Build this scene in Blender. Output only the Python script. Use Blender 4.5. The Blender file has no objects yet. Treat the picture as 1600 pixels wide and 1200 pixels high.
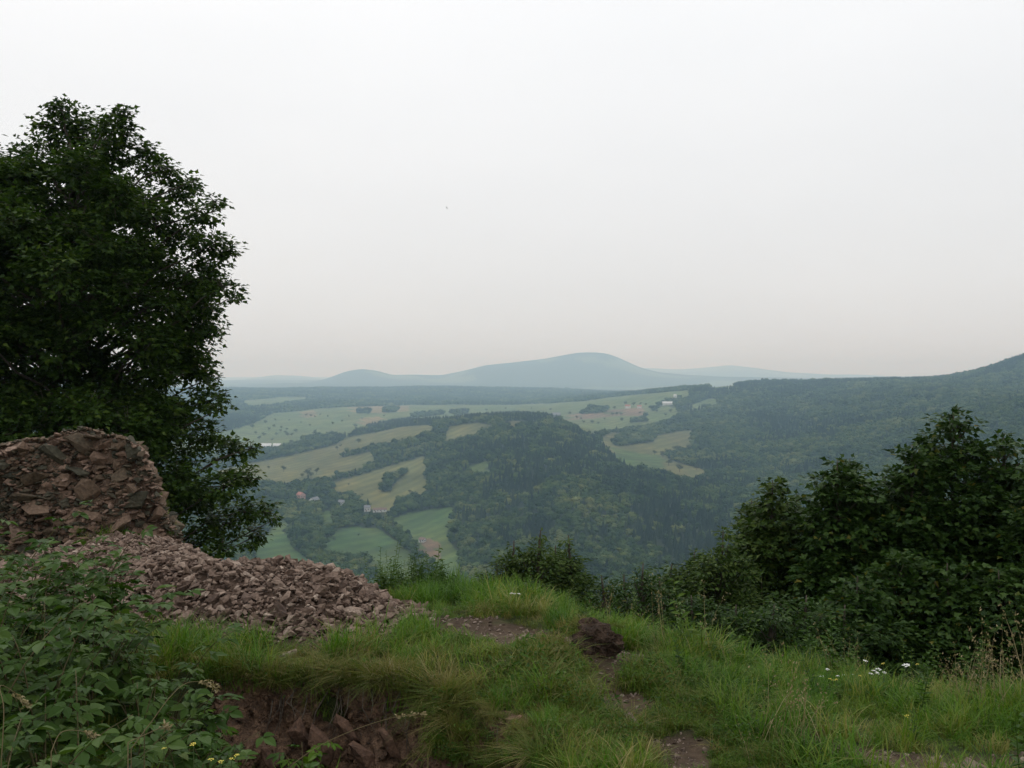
import bpy, bmesh, math
import numpy as np
from mathutils import Vector

# ---------------------------------------------------------------- camera, sky, sun, exposure
scene = bpy.context.scene
COL = scene.collection
EYE = 1.65            # metres above the hilltop turf
FPX, CX, HY = 1500.0, 800.0, 580.0    # surveyed lens: focal length and horizon row of the photograph

cam_data = bpy.data.cameras.new('camera')
cam_data.sensor_width = 36.0
cam_data.lens = 36.0 * FPX / 1600.0
cam_data.shift_y = -(600.0 - HY) / 1600.0
cam_data.clip_start = 0.05
cam_data.clip_end = 200000.0
cam = bpy.data.objects.new('camera', cam_data)
COL.objects.link(cam)
cam.location = (0, 0, EYE)
cam.rotation_euler = (math.radians(90), 0, 0)
scene.camera = cam

SUN_EL, SUN_AZ = math.radians(48), math.radians(-28)     # veiled sun, ahead and a little left
world = bpy.data.worlds.new('World')
scene.world = world
world.use_nodes = True
wn = world.node_tree
wn.nodes.clear()
w_out = wn.nodes.new('ShaderNodeOutputWorld')
w_bg = wn.nodes.new('ShaderNodeBackground')
w_sky = wn.nodes.new('ShaderNodeTexSky')
w_sky.sky_type = 'NISHITA'
w_sky.sun_disc = False
w_sky.sun_elevation = SUN_EL
w_sky.sun_rotation = SUN_AZ
w_sky.altitude = 600
w_sky.dust_density = 6.0
# an unbroken cloud deck lies over the clear sky and hides nearly all of it
w_mix = wn.nodes.new('ShaderNodeMixRGB')
w_mix.inputs['Fac'].default_value = 0.93
w_co = wn.nodes.new('ShaderNodeTexCoord')
w_noise = wn.nodes.new('ShaderNodeTexNoise')
w_noise.inputs['Scale'].default_value = 2.2
w_noise.inputs['Detail'].default_value = 3.0
w_map = wn.nodes.new('ShaderNodeMapping')
w_map.inputs['Scale'].default_value = (1, 1, 3)
w_ramp = wn.nodes.new('ShaderNodeValToRGB')
w_ramp.color_ramp.elements[0].position = 0.25
w_ramp.color_ramp.elements[0].color = (0.90, 0.915, 0.93, 1)
w_ramp.color_ramp.elements[1].position = 0.8
w_ramp.color_ramp.elements[1].color = (0.972, 0.982, 0.99, 1)
w_mul = wn.nodes.new('ShaderNodeMixRGB')
w_mul.blend_type = 'MULTIPLY'
w_mul.inputs['Fac'].default_value = 1.0
# overcast luminance rises from the horizon towards the zenith
w_sep = wn.nodes.new('ShaderNodeSeparateXYZ')
w_up = wn.nodes.new('ShaderNodeMath'); w_up.operation = 'MULTIPLY_ADD'; w_up.use_clamp = False
w_up.inputs[1].default_value = 6.6
w_up.inputs[2].default_value = 8.45
w_pos = wn.nodes.new('ShaderNodeMath'); w_pos.operation = 'MAXIMUM'; w_pos.inputs[1].default_value = 0.0
wn.links.new(w_co.outputs['Generated'], w_sep.inputs[0])
wn.links.new(w_sep.outputs['Z'], w_pos.inputs[0])
wn.links.new(w_pos.outputs[0], w_up.inputs[0])
wn.links.new(w_up.outputs[0], w_mul.inputs['Color2'])
wn.links.new(w_co.outputs['Generated'], w_map.inputs['Vector'])
wn.links.new(w_map.outputs['Vector'], w_noise.inputs['Vector'])
wn.links.new(w_noise.outputs['Fac'], w_ramp.inputs['Fac'])
wn.links.new(w_ramp.outputs['Color'], w_mul.inputs['Color1'])
wn.links.new(w_sky.outputs['Color'], w_mix.inputs['Color1'])
wn.links.new(w_mul.outputs['Color'], w_mix.inputs['Color2'])
wn.links.new(w_mix.outputs['Color'], w_bg.inputs['Color'])
w_bg.inputs['Strength'].default_value = 0.10
wn.links.new(w_bg.outputs['Background'], w_out.inputs['Surface'])

sun_data = bpy.data.lights.new('sun', 'SUN')
sun_data.energy = 0.5
sun_data.angle = math.radians(40)
sun_data.color = (1.0, 0.96, 0.9)
sun = bpy.data.objects.new('sun', sun_data)
COL.objects.link(sun)
_d = Vector((math.sin(SUN_AZ) * math.cos(SUN_EL), math.cos(SUN_AZ) * math.cos(SUN_EL), math.sin(SUN_EL)))
sun.rotation_euler = (-_d).to_track_quat('-Z', 'Y').to_euler()
sun.location = (0, 0, 60)

vs = scene.view_settings
vs.view_transform = 'Standard'
vs.look = 'None'
vs.exposure = 0.0
vs.gamma = 1.0
vs.use_curve_mapping = False
cy = scene.cycles
cy.max_bounces = 4
cy.diffuse_bounces = 2
cy.glossy_bounces = 1
cy.transmission_bounces = 2
cy.volume_bounces = 1
cy.transparent_max_bounces = 4
cy.use_denoising = True
cy.caustics_reflective = False
cy.caustics_refractive = False

# ---------------------------------------------------------------- helpers
def tag(o, label=None, cat=None, group=None, kind=None):
    if label: o['label'] = label
    if cat: o['category'] = cat
    if group: o['group'] = group
    if kind: o['kind'] = kind
    return o

def link(name, data, parent=None, loc=None):
    o = bpy.data.objects.new(name, data)
    COL.objects.link(o)
    if parent is not None: o.parent = parent
    if loc is not None: o.location = loc
    return o

def empty(name, loc, label, cat, group=None):
    o = link(name, None, None, loc)
    o.empty_display_size = 0.2
    return tag(o, label, cat, group)

def np_mesh(name, verts, faces, mat=None, smooth=False, attrs=None):
    """verts (N,3), faces (M,k) with one k; attrs {name: (N,) float or (N,3) colour}"""
    verts = np.ascontiguousarray(verts, dtype=np.float32)
    faces = np.ascontiguousarray(faces, dtype=np.int32)
    me = bpy.data.meshes.new(name)
    k = faces.shape[1]
    me.vertices.add(len(verts)); me.vertices.foreach_set('co', verts.ravel())
    me.loops.add(faces.size); me.loops.foreach_set('vertex_index', faces.ravel())
    me.polygons.add(len(faces))
    me.polygons.foreach_set('loop_start', np.arange(0, faces.size, k, dtype=np.int32))
    me.polygons.foreach_set('loop_total', np.full(len(faces), k, dtype=np.int32))
    me.polygons.foreach_set('use_smooth', np.full(len(faces), smooth, dtype=bool))
    for an, av in (attrs or {}).items():
        av = np.asarray(av, dtype=np.float32)
        if av.ndim == 1:
            a = me.attributes.new(an, 'FLOAT', 'POINT'); a.data.foreach_set('value', av)
        else:
            a = me.attributes.new(an, 'FLOAT_COLOR', 'POINT')
            a.data.foreach_set('color', np.concatenate([av, np.ones((len(av), 1), np.float32)], 1).ravel())
    me.update(calc_edges=True)
    me.validate()
    if mat: me.materials.append(mat)
    return me

class MB:
    """collects tubes, boxes and faces into one mesh"""
    def __init__(s): s.v, s.f = [], []
    def tube(s, pts, rad, n=6, cap=True):
        base = len(s.v); m = len(pts); prev = None
        for i, p in enumerate(pts):
            a, b = Vector(pts[max(i-1, 0)]), Vector(pts[min(i+1, m-1)])
            t = (b - a).normalized() if (b - a).length > 1e-9 else Vector((0, 0, 1))
            if prev is None:
                q = t.orthogonal().normalized()
            else:
                q = (prev - t * prev.dot(t)); q = q.normalized() if q.length > 1e-6 else t.orthogonal().normalized()
            prev = q; w = t.cross(q)
            for j in range(n):
                an = 2 * math.pi * j / n
                s.v.append(tuple(Vector(p) + (q * math.cos(an) + w * math.sin(an)) * rad[i]))
        for i in range(m - 1):
            for j in range(n):
                a = base + i*n + j; b = base + i*n + (j+1) % n
                s.f.append((a, b, b+n, a+n))
        if cap:
            s.f.append(tuple(base + (m-1)*n + j for j in range(n)))
            s.f.append(tuple(base + j for j in reversed(range(n))))
        return s
    def box(s, lo, hi):
        b = len(s.v)
        for z in (lo[2], hi[2]):
            s.v += [(lo[0], lo[1], z), (hi[0], lo[1], z), (hi[0], hi[1], z), (lo[0], hi[1], z)]
        s.f += [(b, b+3, b+2, b+1), (b+4, b+5, b+6, b+7)] + [(b+i, b+(i+1) % 4, b+4+(i+1) % 4, b+4+i) for i in range(4)]
        return s
    def face(s, pts):
        b = len(s.v); s.v += [tuple(p) for p in pts]; s.f.append(tuple(range(b, b+len(pts)))); return s
    def mesh(s, name, mat, smooth=False):
        me = bpy.data.meshes.new(name)
        me.from_pydata(s.v, [], s.f)
        if smooth: me.polygons.foreach_set('use_smooth', [True] * len(me.polygons))
        if mat: me.materials.append(mat)
        me.update()
        return me

def sstep(a, b, x):
    t = np.clip((x - a) / (b - a), 0, 1)
    return t * t * (3 - 2 * t)

def _h(ix, iy, iz, seed):
    v = np.sin(ix * 127.1 + iy * 311.7 + iz * 74.7 + seed * 53.3) * 43758.5453
    return v - np.floor(v)

def noise3(x, y, z, seed=0):
    x, y, z = np.broadcast_arrays(np.asarray(x, float), np.asarray(y, float), np.asarray(z, float))
    ix, iy, iz = np.floor(x), np.floor(y), np.floor(z)
    fx, fy, fz = x - ix, y - iy, z - iz
    fx, fy, fz = fx*fx*(3-2*fx), fy*fy*(3-2*fy), fz*fz*(3-2*fz)
    r = 0
    for dx in (0, 1):
        wx = fx if dx else 1 - fx
        for dy in (0, 1):
            wy = fy if dy else 1 - fy
            for dz in (0, 1):
                wz = fz if dz else 1 - fz
                r = r + wx * wy * wz * _h(ix + dx, iy + dy, iz + dz, seed)
    return r * 2 - 1

def noise2(x, y, seed=0):
    x, y = np.broadcast_arrays(np.asarray(x, float), np.asarray(y, float))
    ix, iy = np.floor(x), np.floor(y)
    fx, fy = x - ix, y - iy
    fx, fy = fx*fx*(3-2*fx), fy*fy*(3-2*fy)
    r = 0
    for dx in (0, 1):
        wx = fx if dx else 1 - fx
        for dy in (0, 1):
            wy = fy if dy else 1 - fy
            r = r + wx * wy * _h(ix + dx, iy + dy, 0.0, seed)
    return r * 2 - 1

def fbm2(x, y, seed=0, oct=4):
    r, a = 0, 1.0
    for i in range(oct):
        r = r + a * noise2(np.asarray(x) * 2**i + 13.7*i, np.asarray(y) * 2**i - 7.1*i, seed + i); a *= 0.5
    return r

def fbm3(x, y, z, seed=0, oct=3):
    r, a = 0, 1.0
    for i in range(oct):
        r = r + a * noise3(np.asarray(x)*2**i + 5.3*i, np.asarray(y)*2**i, np.asarray(z)*2**i - 3.1*i, seed + i); a *= 0.5
    return r

def in_poly(x, y, poly):
    inside = np.zeros(np.shape(x), bool)
    n = len(poly)
    for i in range(n):
        x0, y0 = poly[i]; x1, y1 = poly[(i + 1) % n]
        if y0 == y1: continue
        c = ((y0 > y) != (y1 > y)) & (x < (x1 - x0) * (y - y0) / (y1 - y0) + x0)
        inside ^= c
    return inside

def seg_dist(x, y, pts):
    """distance of points to a polyline"""
    d = np.full(np.shape(x), 1e9)
    for (x0, y0), (x1, y1) in zip(pts[:-1], pts[1:]):
        dx, dy = x1 - x0, y1 - y0
        t = np.clip(((x - x0)*dx + (y - y0)*dy) / (dx*dx + dy*dy), 0, 1)
        d = np.minimum(d, np.hypot(x - x0 - t*dx, y - y0 - t*dy))
    return d

# ---------------------------------------------------------------- materials
def new_mat(name):
    m = bpy.data.materials.new(name); m.use_nodes = True
    nt = m.node_tree; nt.nodes.clear()
    out = nt.nodes.new('ShaderNodeOutputMaterial')
    return m, nt, out

def N(nt, kind, **kw):
    n = nt.nodes.new(kind)
    for k, v in kw.items():
        if k in n.inputs: n.inputs[k].default_value = v
        else: setattr(n, k, v)
    return n

def ramp(nt, stops):
    r = nt.nodes.new('ShaderNodeValToRGB'); e = r.color_ramp.elements
    while len(e) < len(stops): e.new(0.5)
    for i, (p, c) in enumerate(stops):
        e[i].position = p; e[i].color = (*c, 1)
    return r

def leaf_mat(name, stops, trans=0.25, rough=0.45, instance_random=False, spec=0.12, tcol=1.3, patch=0.0):
    """foliage: colour picked per leaf (attribute rnd) or per instance, some light passing through"""
    m, nt, out = new_mat(name)
    L = nt.links.new
    r = ramp(nt, stops)
    if instance_random:
        oi = N(nt, 'ShaderNodeObjectInfo'); src = oi.outputs['Random']
        at = N(nt, 'ShaderNodeAttribute', attribute_name='rnd')
        ad = N(nt, 'ShaderNodeMath', operation='MULTIPLY_ADD'); ad.inputs[1].default_value = 0.65
        mu = N(nt, 'ShaderNodeMath', operation='MULTIPLY'); mu.inputs[1].default_value = 0.35
        L(at.outputs['Fac'], mu.inputs[0]); L(src, ad.inputs[0]); L(mu.outputs[0], ad.inputs[2]); src = ad.outputs[0]
    else:
        at = N(nt, 'ShaderNodeAttribute', attribute_name='rnd'); src = at.outputs['Fac']
    if patch:
        g = N(nt, 'ShaderNodeNewGeometry')
        pn = N(nt, 'ShaderNodeTexNoise', Scale=patch, Detail=2.0)
        L(g.outputs['Position'], pn.inputs['Vector'])
        a2 = N(nt, 'ShaderNodeMath', operation='MULTIPLY_ADD'); a2.inputs[1].default_value = 1.3; a2.inputs[2].default_value = -0.65
        L(pn.outputs['Fac'], a2.inputs[0])
        a3 = N(nt, 'ShaderNodeMath', operation='ADD', use_clamp=True)
        L(a2.outputs[0], a3.inputs[0]); L(src, a3.inputs[1]); src = a3.outputs[0]
    L(src, r.inputs['Fac'])
    p = N(nt, 'ShaderNodeBsdfPrincipled', Roughness=rough)
    p.inputs['Specular IOR Level'].default_value = spec
    L(r.outputs['Color'], p.inputs['Base Color'])
    if trans > 0:
        t = N(nt, 'ShaderNodeBsdfTranslucent')
        mm = N(nt, 'ShaderNodeMixRGB', blend_type='MULTIPLY'); mm.inputs['Fac'].default_value = 1
        mm.inputs['Color2'].default_value = (tcol, tcol * 1.1, tcol * 0.5, 1)
        L(r.outputs['Color'], mm.inputs['Color1']); L(mm.outputs['Color'], t.inputs['Color'])
        mx = N(nt, 'ShaderNodeMixShader'); mx.inputs['Fac'].default_value = trans
        L(p.outputs[0], mx.inputs[1]); L(t.outputs[0], mx.inputs[2]); L(mx.outputs[0], out.inputs['Surface'])
    else:
        L(p.outputs[0], out.inputs['Surface'])
    return m

def rough_mat(name, stops, scale=8.0, bump=0.3, rough=0.9, detail=6.0, use_rnd=False, mix_random=0.0, spec=0.2):
    """stone, bark, soil: noise colour and fine relief, optionally a tint per piece"""
    m, nt, out = new_mat(name)
    L = nt.links.new
    co = N(nt, 'ShaderNodeTexCoord'); g = N(nt, 'ShaderNodeNewGeometry')
    n1 = N(nt, 'ShaderNodeTexNoise', Scale=scale, Detail=detail, Roughness=0.65)
    L(g.outputs['Position'], n1.inputs['Vector'])
    r = ramp(nt, stops)
    src = n1.outputs['Fac']
    if use_rnd or mix_random:
        at = N(nt, 'ShaderNodeAttribute', attribute_name='rnd')
        oi = N(nt, 'ShaderNodeObjectInfo')
        a = N(nt, 'ShaderNodeMath', operation='ADD'); L(at.outputs['Fac'], a.inputs[0]); L(oi.outputs['Random'], a.inputs[1])
        fr = N(nt, 'ShaderNodeMath', operation='FRACT'); L(a.outputs[0], fr.inputs[0])
        mx = N(nt, 'ShaderNodeMix', data_type='FLOAT'); mx.inputs[0].default_value = mix_random or 0.75
        L(n1.outputs['Fac'], mx.inputs[2]); L(fr.outputs[0], mx.inputs[3]); src = mx.outputs[0]
    L(src, r.inputs['Fac'])
    p = N(nt, 'ShaderNodeBsdfPrincipled', Roughness=rough)
    p.inputs['Specular IOR Level'].default_value = spec
    n2 = N(nt, 'ShaderNodeTexNoise', Scale=scale * 5, Detail=4.0)
    L(g.outputs['Position'], n2.inputs['Vector'])
    mu = N(nt, 'ShaderNodeMixRGB', blend_type='MULTIPLY'); mu.inputs['Fac'].default_value = 1
    r2 = ramp(nt, [(0.3, (0.6, 0.6, 0.6)), (0.7, (1.25, 1.25, 1.25))])
    L(n2.outputs['Fac'], r2.inputs['Fac']); L(r.outputs['Color'], mu.inputs['Color1']); L(r2.outputs['Color'], mu.inputs['Color2'])
    L(mu.outputs['Color'], p.inputs['Base Color'])
    b = N(nt, 'ShaderNodeBump', Strength=bump, Distance=0.02)
    L(n2.outputs['Fac'], b.inputs['Height']); L(b.outputs['Normal'], p.inputs['Normal'])
    L(p.outputs[0], out.inputs['Surface'])
    return m

def flat_mat(name, col, rough=0.8):
    m, nt, out = new_mat(name)
    p = N(nt, 'ShaderNodeBsdfPrincipled', Roughness=rough)
    n1 = N(nt, 'ShaderNodeTexNoise', Scale=3.0, Detail=4.0)
    r = ramp(nt, [(0.3, tuple(c * 0.85 for c in col)), (0.7, tuple(min(1, c * 1.1) for c in col))])
    nt.links.new(n1.outputs['Fac'], r.inputs['Fac']); nt.links.new(r.outputs['Color'], p.inputs['Base Color'])
    nt.links.new(p.outputs[0], out.inputs['Surface'])
    return m
# ---------------------------------------------------------------- terrain: survey rings (bearing, sight line) at known distances
# each ring: distance in metres -> [(bearing column, sight-line row)]; heights follow from the eye height and the lens
RINGS = [
 (300,  [(-400, 1330), (400, 1310), (1000, 1280), (1600, 1150), (2000, 1100)]),
 (600,  [(-400, 1070), (400, 1080), (850, 1050), (1200, 1060), (1600, 960), (2000, 900)]),
 (900,  [(-400, 915), (300, 925), (700, 923), (850, 893), (1000, 898), (1200, 905), (1400, 870), (1600, 835), (2000, 790)]),
 (1200, [(-400, 830), (400, 837), (620, 836), (700, 826), (800, 796), (870, 778), (950, 784), (1050, 800), (1150, 812), (1250, 812), (1400, 782), (1600, 738), (2000, 690)]),
 (1500, [(-400, 775), (400, 777), (550, 774), (640, 764), (700, 742), (800, 712), (870, 708), (950, 732), (1000, 739), (1050, 750), (1150, 762), (1250, 754), (1400, 722), (1600, 684), (2000, 640)]),
 (1800, [(-400, 745), (400, 741), (550, 729), (650, 707), (750, 681), (850, 668), (900, 674), (950, 700), (1000, 712), (1100, 721), (1200, 713), (1400, 675), (1600, 640), (2000, 600)]),
 (2100, [(-400, 725), (400, 718), (550, 698), (650, 674), (750, 657), (850, 654), (900, 664), (950, 684), (1050, 687), (1200, 680), (1400, 644), (1500, 626), (1600, 622), (2000, 590)]),
 (2500, [(-400, 700), (400, 697), (550, 679), (650, 661), (750, 653), (850, 657), (950, 662), (1050, 659), (1200, 647), (1400, 618), (1500, 609), (1600, 613), (2000, 585)]),
 (3000, [(-400, 668), (400, 665), (600, 660), (750, 651), (850, 647), (950, 639), (1050, 629), (1200, 616), (1400, 601), (1500, 599), (1600, 575), (2000, 530)]),
 (3400, [(-400, 652), (400, 652), (600, 646), (850, 637), (950, 627), (1020, 614), (1080, 608), (1200, 601), (1300, 598), (1400, 597), (1480, 594), (1540, 580), (1600, 559), (1750, 520), (2000, 500)]),
 (4000, [(-400, 640), (400, 638), (600, 636), (850, 632), (950, 621), (1020, 612), (1080, 607), (1200, 600), (1400, 600), (1600, 580), (2000, 540)]),
 (5000, [(-400, 622), (400, 623), (800, 625), (950, 617), (1050, 612), (1200, 606), (1600, 604)]),
 (6500, [(-400, 606), (300, 608), (450, 609), (560, 607), (700, 606), (850, 609), (950, 613), (1100, 615), (1600, 612)]),
 (8000, [(-400, 614), (1600, 614)]),
 (10000, [(-400, 604), (400, 604), (500, 602), (900, 598), (1000, 600), (1200, 600), (1600, 598)]),
 (12000, [(-400, 600), (300, 599), (380, 599), (470, 597), (500, 594), (520, 588), (540, 580), (565, 576), (590, 579), (612, 586), (640, 585), (690, 586), (720, 580), (760, 571), (790, 568), (820, 564), (850, 561), (880, 555), (905, 551), (925, 550), (945, 551), (965, 557), (985, 567), (1005, 575), (1030, 581), (1080, 586), (1130, 588), (1250, 590), (1400, 592), (2000, 592)]),
 (14500, [(-400, 600), (900, 592), (2000, 598)]),
 (20000, [(-400, 594), (340, 596), (380, 593), (430, 586), (470, 588), (520, 594), (900, 588), (1000, 576), (1060, 577), (1140, 571), (1190, 576), (1230, 582), (1280, 584), (1400, 588), (2000, 590)]),
 (26000, [(-400, 590), (2000, 590)]),
 (36000, [(-400, 589), (2000, 589)]),
]
R_MAX = 36000.0
_ncol, _nrow = 1200, 900
_cols = np.linspace(-400, 2000, _ncol)
_lr = np.log(np.array([r for r, _ in RINGS], float))
_Z = np.zeros((len(RINGS), _ncol))
for _i, (_r, _pts) in enumerate(RINGS):
    _py = np.interp(_cols, [p[0] for p in _pts], [p[1] for p in _pts])
    _k = np.exp(-0.5 * (np.arange(-20, 21) / (9.0 if _r < 9000 else 3.0))**2); _k /= _k.sum()
    _py = np.convolve(np.pad(_py, 20, mode='edge'), _k, mode='valid')
    _u = (_cols - CX) / FPX
    _Z[_i] = EYE - (_py - HY) / FPX * _r / np.sqrt(1 + np.minimum(_u, 1)**2)
# monotone cubic along distance
_dx = np.diff(_lr)[:, None]; _dl = np.diff(_Z, axis=0) / _dx
_m = np.zeros_like(_Z)
_m[0], _m[-1] = _dl[0], _dl[-1]
_prod = _dl[:-1] * _dl[1:]
_m[1:-1] = np.where(_prod > 0, 2 * _prod / (_dl[:-1] + _dl[1:] + 1e-12 * np.sign(_dl[:-1])), 0)
_glr = np.linspace(_lr[0], _lr[-1], _nrow)
_seg = np.clip(np.searchsorted(_lr, _glr) - 1, 0, len(_lr) - 2)
_t = ((_glr - _lr[_seg]) / np.diff(_lr)[_seg])[:, None]; _hh = np.diff(_lr)[_seg][:, None]
GRID = ((2*_t**3 - 3*_t**2 + 1) * _Z[_seg] + (_t**3 - 2*_t**2 + _t) * _hh * _m[_seg]
        + (-2*_t**3 + 3*_t**2) * _Z[_seg + 1] + (_t**3 - _t**2) * _hh * _m[_seg + 1])

def far_z(x, y):
    r = np.hypot(x, y)
    th = np.arctan2(x, y)
    col = CX + FPX * np.tan(np.clip(th, -0.9, 0.9))
    ci = np.clip((col + 400) / 2400 * (_ncol - 1), 0, _ncol - 1.001)
    ri = np.clip((np.log(np.maximum(r, 1)) - _lr[0]) / (_lr[-1] - _lr[0]) * (_nrow - 1), 0, _nrow - 1.001)
    c0, r0 = ci.astype(int), ri.astype(int); fc, fr = ci - c0, ri - r0
    z = (GRID[r0, c0] * (1 - fc) + GRID[r0, c0 + 1] * fc) * (1 - fr) + (GRID[r0 + 1, c0] * (1 - fc) + GRID[r0 + 1, c0 + 1] * fc) * fr
    amp = np.interp(r, [300, 1000, 3000, 8000, 12000, 20000], [2, 9, 9, 8, 20, 26])
    sc = np.interp(r, [300, 3000, 8000, 20000], [140, 260, 500, 1200])
    z = z + amp * fbm2(x / 230.0, y / 230.0, 3, 3) * 0.5 * (r < 7000) + (r >= 7000) * amp * fbm2(x / 900.0, y / 900.0, 5, 3) * 0.5
    return z

def softplus(x, k):
    return np.log1p(np.exp(np.clip(x / k, -40, 40))) * k

# eroded hollow in the near turf: its upper rim, right to left
RIM = [(-1.6, 5.15), (-1.2, 5.22), (-0.85, 5.15), (-0.6, 5.02), (-0.36, 4.85), (-0.12, 4.62), (0.06, 4.36), (0.18, 4.0)]
_rx = np.array([p[0] for p in RIM]); _ry = np.array([p[1] for p in RIM])
def rim_s(x, y):                     # positive on the hollow's side of the rim
    return (np.interp(x, _rx, _ry) - y) * 0.86
def hollow_depth(x):
    return np.interp(x, [-1.8, -1.5, -1.2, -0.5, -0.15, 0.08, 0.3], [0.10, 0.32, 0.46, 0.46, 0.38, 0.18, 0.0])

PILE = [(-4.3, 7.2), (-3.3, 6.55), (-2.6, 6.3), (-1.9, 6.05), (-1.3, 5.8), (-0.82, 6.0), (-0.62, 6.55), (-0.72, 7.2), (-1.15, 8.1), (-1.6, 8.7), (-2.6, 9.1), (-4.3, 9.3)]
def pile_h(x, y):
    ins = in_poly(x, y, PILE)
    d = seg_dist(x, y, PILE + PILE[:1])
    sd = np.where(ins, d, -d)
    return 0.27 * sstep(-0.1, 0.72, sd) * np.interp(x, [-3.2, -2.2, -1.6, -1.2, -0.8], [0.9, 1.0, 1.0, 1.0, 0.65]), sd

def near_z(x, y):
    r = np.hypot(x, y)
    th = np.arctan2(x, y)
    col = CX + FPX * np.tan(np.clip(th, -1.0, 1.0))
    edge = np.interp(col, [-1200, -400, 230, 300, 350, 600, 700, 850, 1000, 1200, 1600, 2500], [16, 11.5, 10.6, 9.0, 8.3, 8.3, 8.5, 8.2, 7.7, 7.0, 6.7, 9.0])
    edge = edge + 22 * sstep(1.2, 2.4, np.abs(th))
    z = -0.026 * np.maximum(y - 4, 0)
    z = z - 0.085 * softplus(y - 4.2, 0.5) * sstep(0.1, 1.6, x) - 0.03 * np.clip(x, 0, 3)
    z = z + 0.05 * fbm2(x * 0.9, y * 0.9, 11, 3) + 0.012 * fbm2(x * 7, y * 7, 12, 2)
    z = z + pile_h(x, y)[0]
    # low turf hump behind the hollow and the trodden step right of it
    z = z + 0.07 * np.exp(-(((x - 0.15) / 0.7)**2 + ((y - 5.55) / 0.35)**2))
    z = z - 0.07 * np.exp(-(seg_dist(x, y, [(0.42, 5.25), (0.62, 4.75), (0.75, 4.3), (0.85, 3.6)]) / 0.2)**2)
    s = rim_s(x, y)
    z = z - hollow_depth(x) * sstep(-0.07, 0.03, s) * (1 - 0.75 * sstep(0.7, 1.5, s)) * sstep(-2.4, -1.6, x)
    z = z - 0.62 * softplus(r - edge, 0.5)
    return z

def ground_z(x, y):
    x, y = np.asarray(x, float), np.asarray(y, float)
    r = np.hypot(x, y)
    w = sstep(math.log(60), math.log(300), np.log(np.maximum(r, 1)))
    return near_z(x, y) * (1 - w) + far_z(x, y) * w

_marchr = np.exp(np.linspace(math.log(250), math.log(30000), 2600))
def sight(px, py):
    """where a surveyed sight line meets the land (beyond the hilltop)"""
    u = (px - CX) / FPX
    c = 1 / math.sqrt(1 + u * u)
    x, y = _marchr * u * c, _marchr * c
    hit = np.nonzero(far_z(x, y) > EYE - (py - HY) / FPX * y)[0]
    k = hit[0] if len(hit) else 0
    return float(x[k]), float(y[k])

def near_pt(px, d, z=None):
    x = (px - CX) / FPX * d
    return (x, d, float(ground_z(x, d)) if z is None else z)

# ---------------------------------------------------------------- land cover: meadows between the woods
GREEN, TAN, PALE, STRAW, PINK = (0.06, 0.095, 0.028), (0.102, 0.104, 0.038), (0.088, 0.116, 0.043), (0.17, 0.135, 0.07), (0.15, 0.105, 0.07)
FIELDS_PX = [
 ([(395, 850), (418, 835), (435, 812), (449, 814), (451, 842), (461, 859), (478, 871), (500, 895), (395, 895)], GREEN),
 ([(501, 850), (524, 830), (553, 823), (593, 827), (622, 848), (645, 868), (655, 895), (590, 895), (573, 862), (547, 855), (524, 858)], GREEN),
 ([(610, 813), (636, 802), (705, 792), (709, 804), (697, 822), (702, 845), (717, 865), (724, 897), (692, 897), (656, 848), (650, 833)], GREEN),
 ([(497, 808), (508, 797), (524, 801), (518, 813), (503, 818)], GREEN),
 ([(655, 846), (672, 842), (690, 850), (686, 858), (664, 856)], PINK),
 ([(510, 756), (535, 750), (579, 738), (604, 730), (636, 721), (662, 713), (667, 724), (659, 741), (671, 761), (633, 776), (607, 793), (593, 787), (570, 782), (547, 767), (524, 766)], TAN),
 ([(340, 735), (400, 722), (455, 712), (524, 695), (541, 684), (593, 675), (627, 667), (679, 664), (680, 669), (650, 681), (599, 690), (527, 706), (530, 716), (593, 704), (584, 711), (570, 724), (541, 731), (524, 734), (518, 744), (478, 745), (446, 751), (415, 748), (340, 760)], TAN),
 ([(700, 667), (744, 661), (770, 665), (802, 658), (843, 660), (840, 665), (787, 667), (750, 674), (717, 681), (690, 686)], TAN),
 ([(260, 690), (363, 672), (397, 662), (426, 646), (464, 643), (495, 639), (541, 636), (600, 635), (639, 633), (800, 633), (800, 643), (714, 652), (627, 655), (584, 661), (541, 676), (469, 687), (397, 695), (260, 715)], PALE),
 ([(540, 637), (580, 635), (640, 634), (640, 638), (600, 641), (560, 641)], STRAW),
 ([(466, 645), (490, 641), (497, 645), (480, 649)], STRAW),
 ([(555, 655), (590, 651), (605, 655), (575, 660)], STRAW),
 ([(500, 681), (530, 677), (528, 683), (500, 685)], STRAW),
 ([(700, 636), (758, 635), (817, 632), (904, 628), (962, 620), (1015, 615), (1076, 610), (1079, 616), (1050, 623), (1018, 632), (1065, 638), (1108, 623), (1137, 626), (1059, 642), (1050, 650), (1021, 661), (962, 667), (922, 676), (910, 670), (881, 655), (857, 648), (796, 642), (700, 655)], PALE),
 ([(880, 651), (910, 644), (960, 640), (1005, 637), (1008, 643), (960, 645), (905, 650)], PINK),
 ([(936, 685), (957, 676), (992, 679), (1021, 682), (1050, 676), (1095, 671), (1079, 682), (1085, 696), (1056, 702), (1030, 708), (1050, 720), (1076, 728), (1120, 740), (1108, 746), (1073, 743), (1027, 734), (992, 728), (962, 711), (948, 699)], TAN),
 ([(948, 697), (990, 706), (1030, 712), (1040, 720), (1020, 730), (985, 722)], GREEN),
 ([(729, 731), (758, 721), (768, 728), (735, 741)], GREEN),
 ([(370, 627), (450, 620), (490, 621), (440, 629), (395, 633)], PALE),
 ([(1100, 600), (1140, 598), (1150, 602), (1110, 606)], PALE),
]
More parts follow.
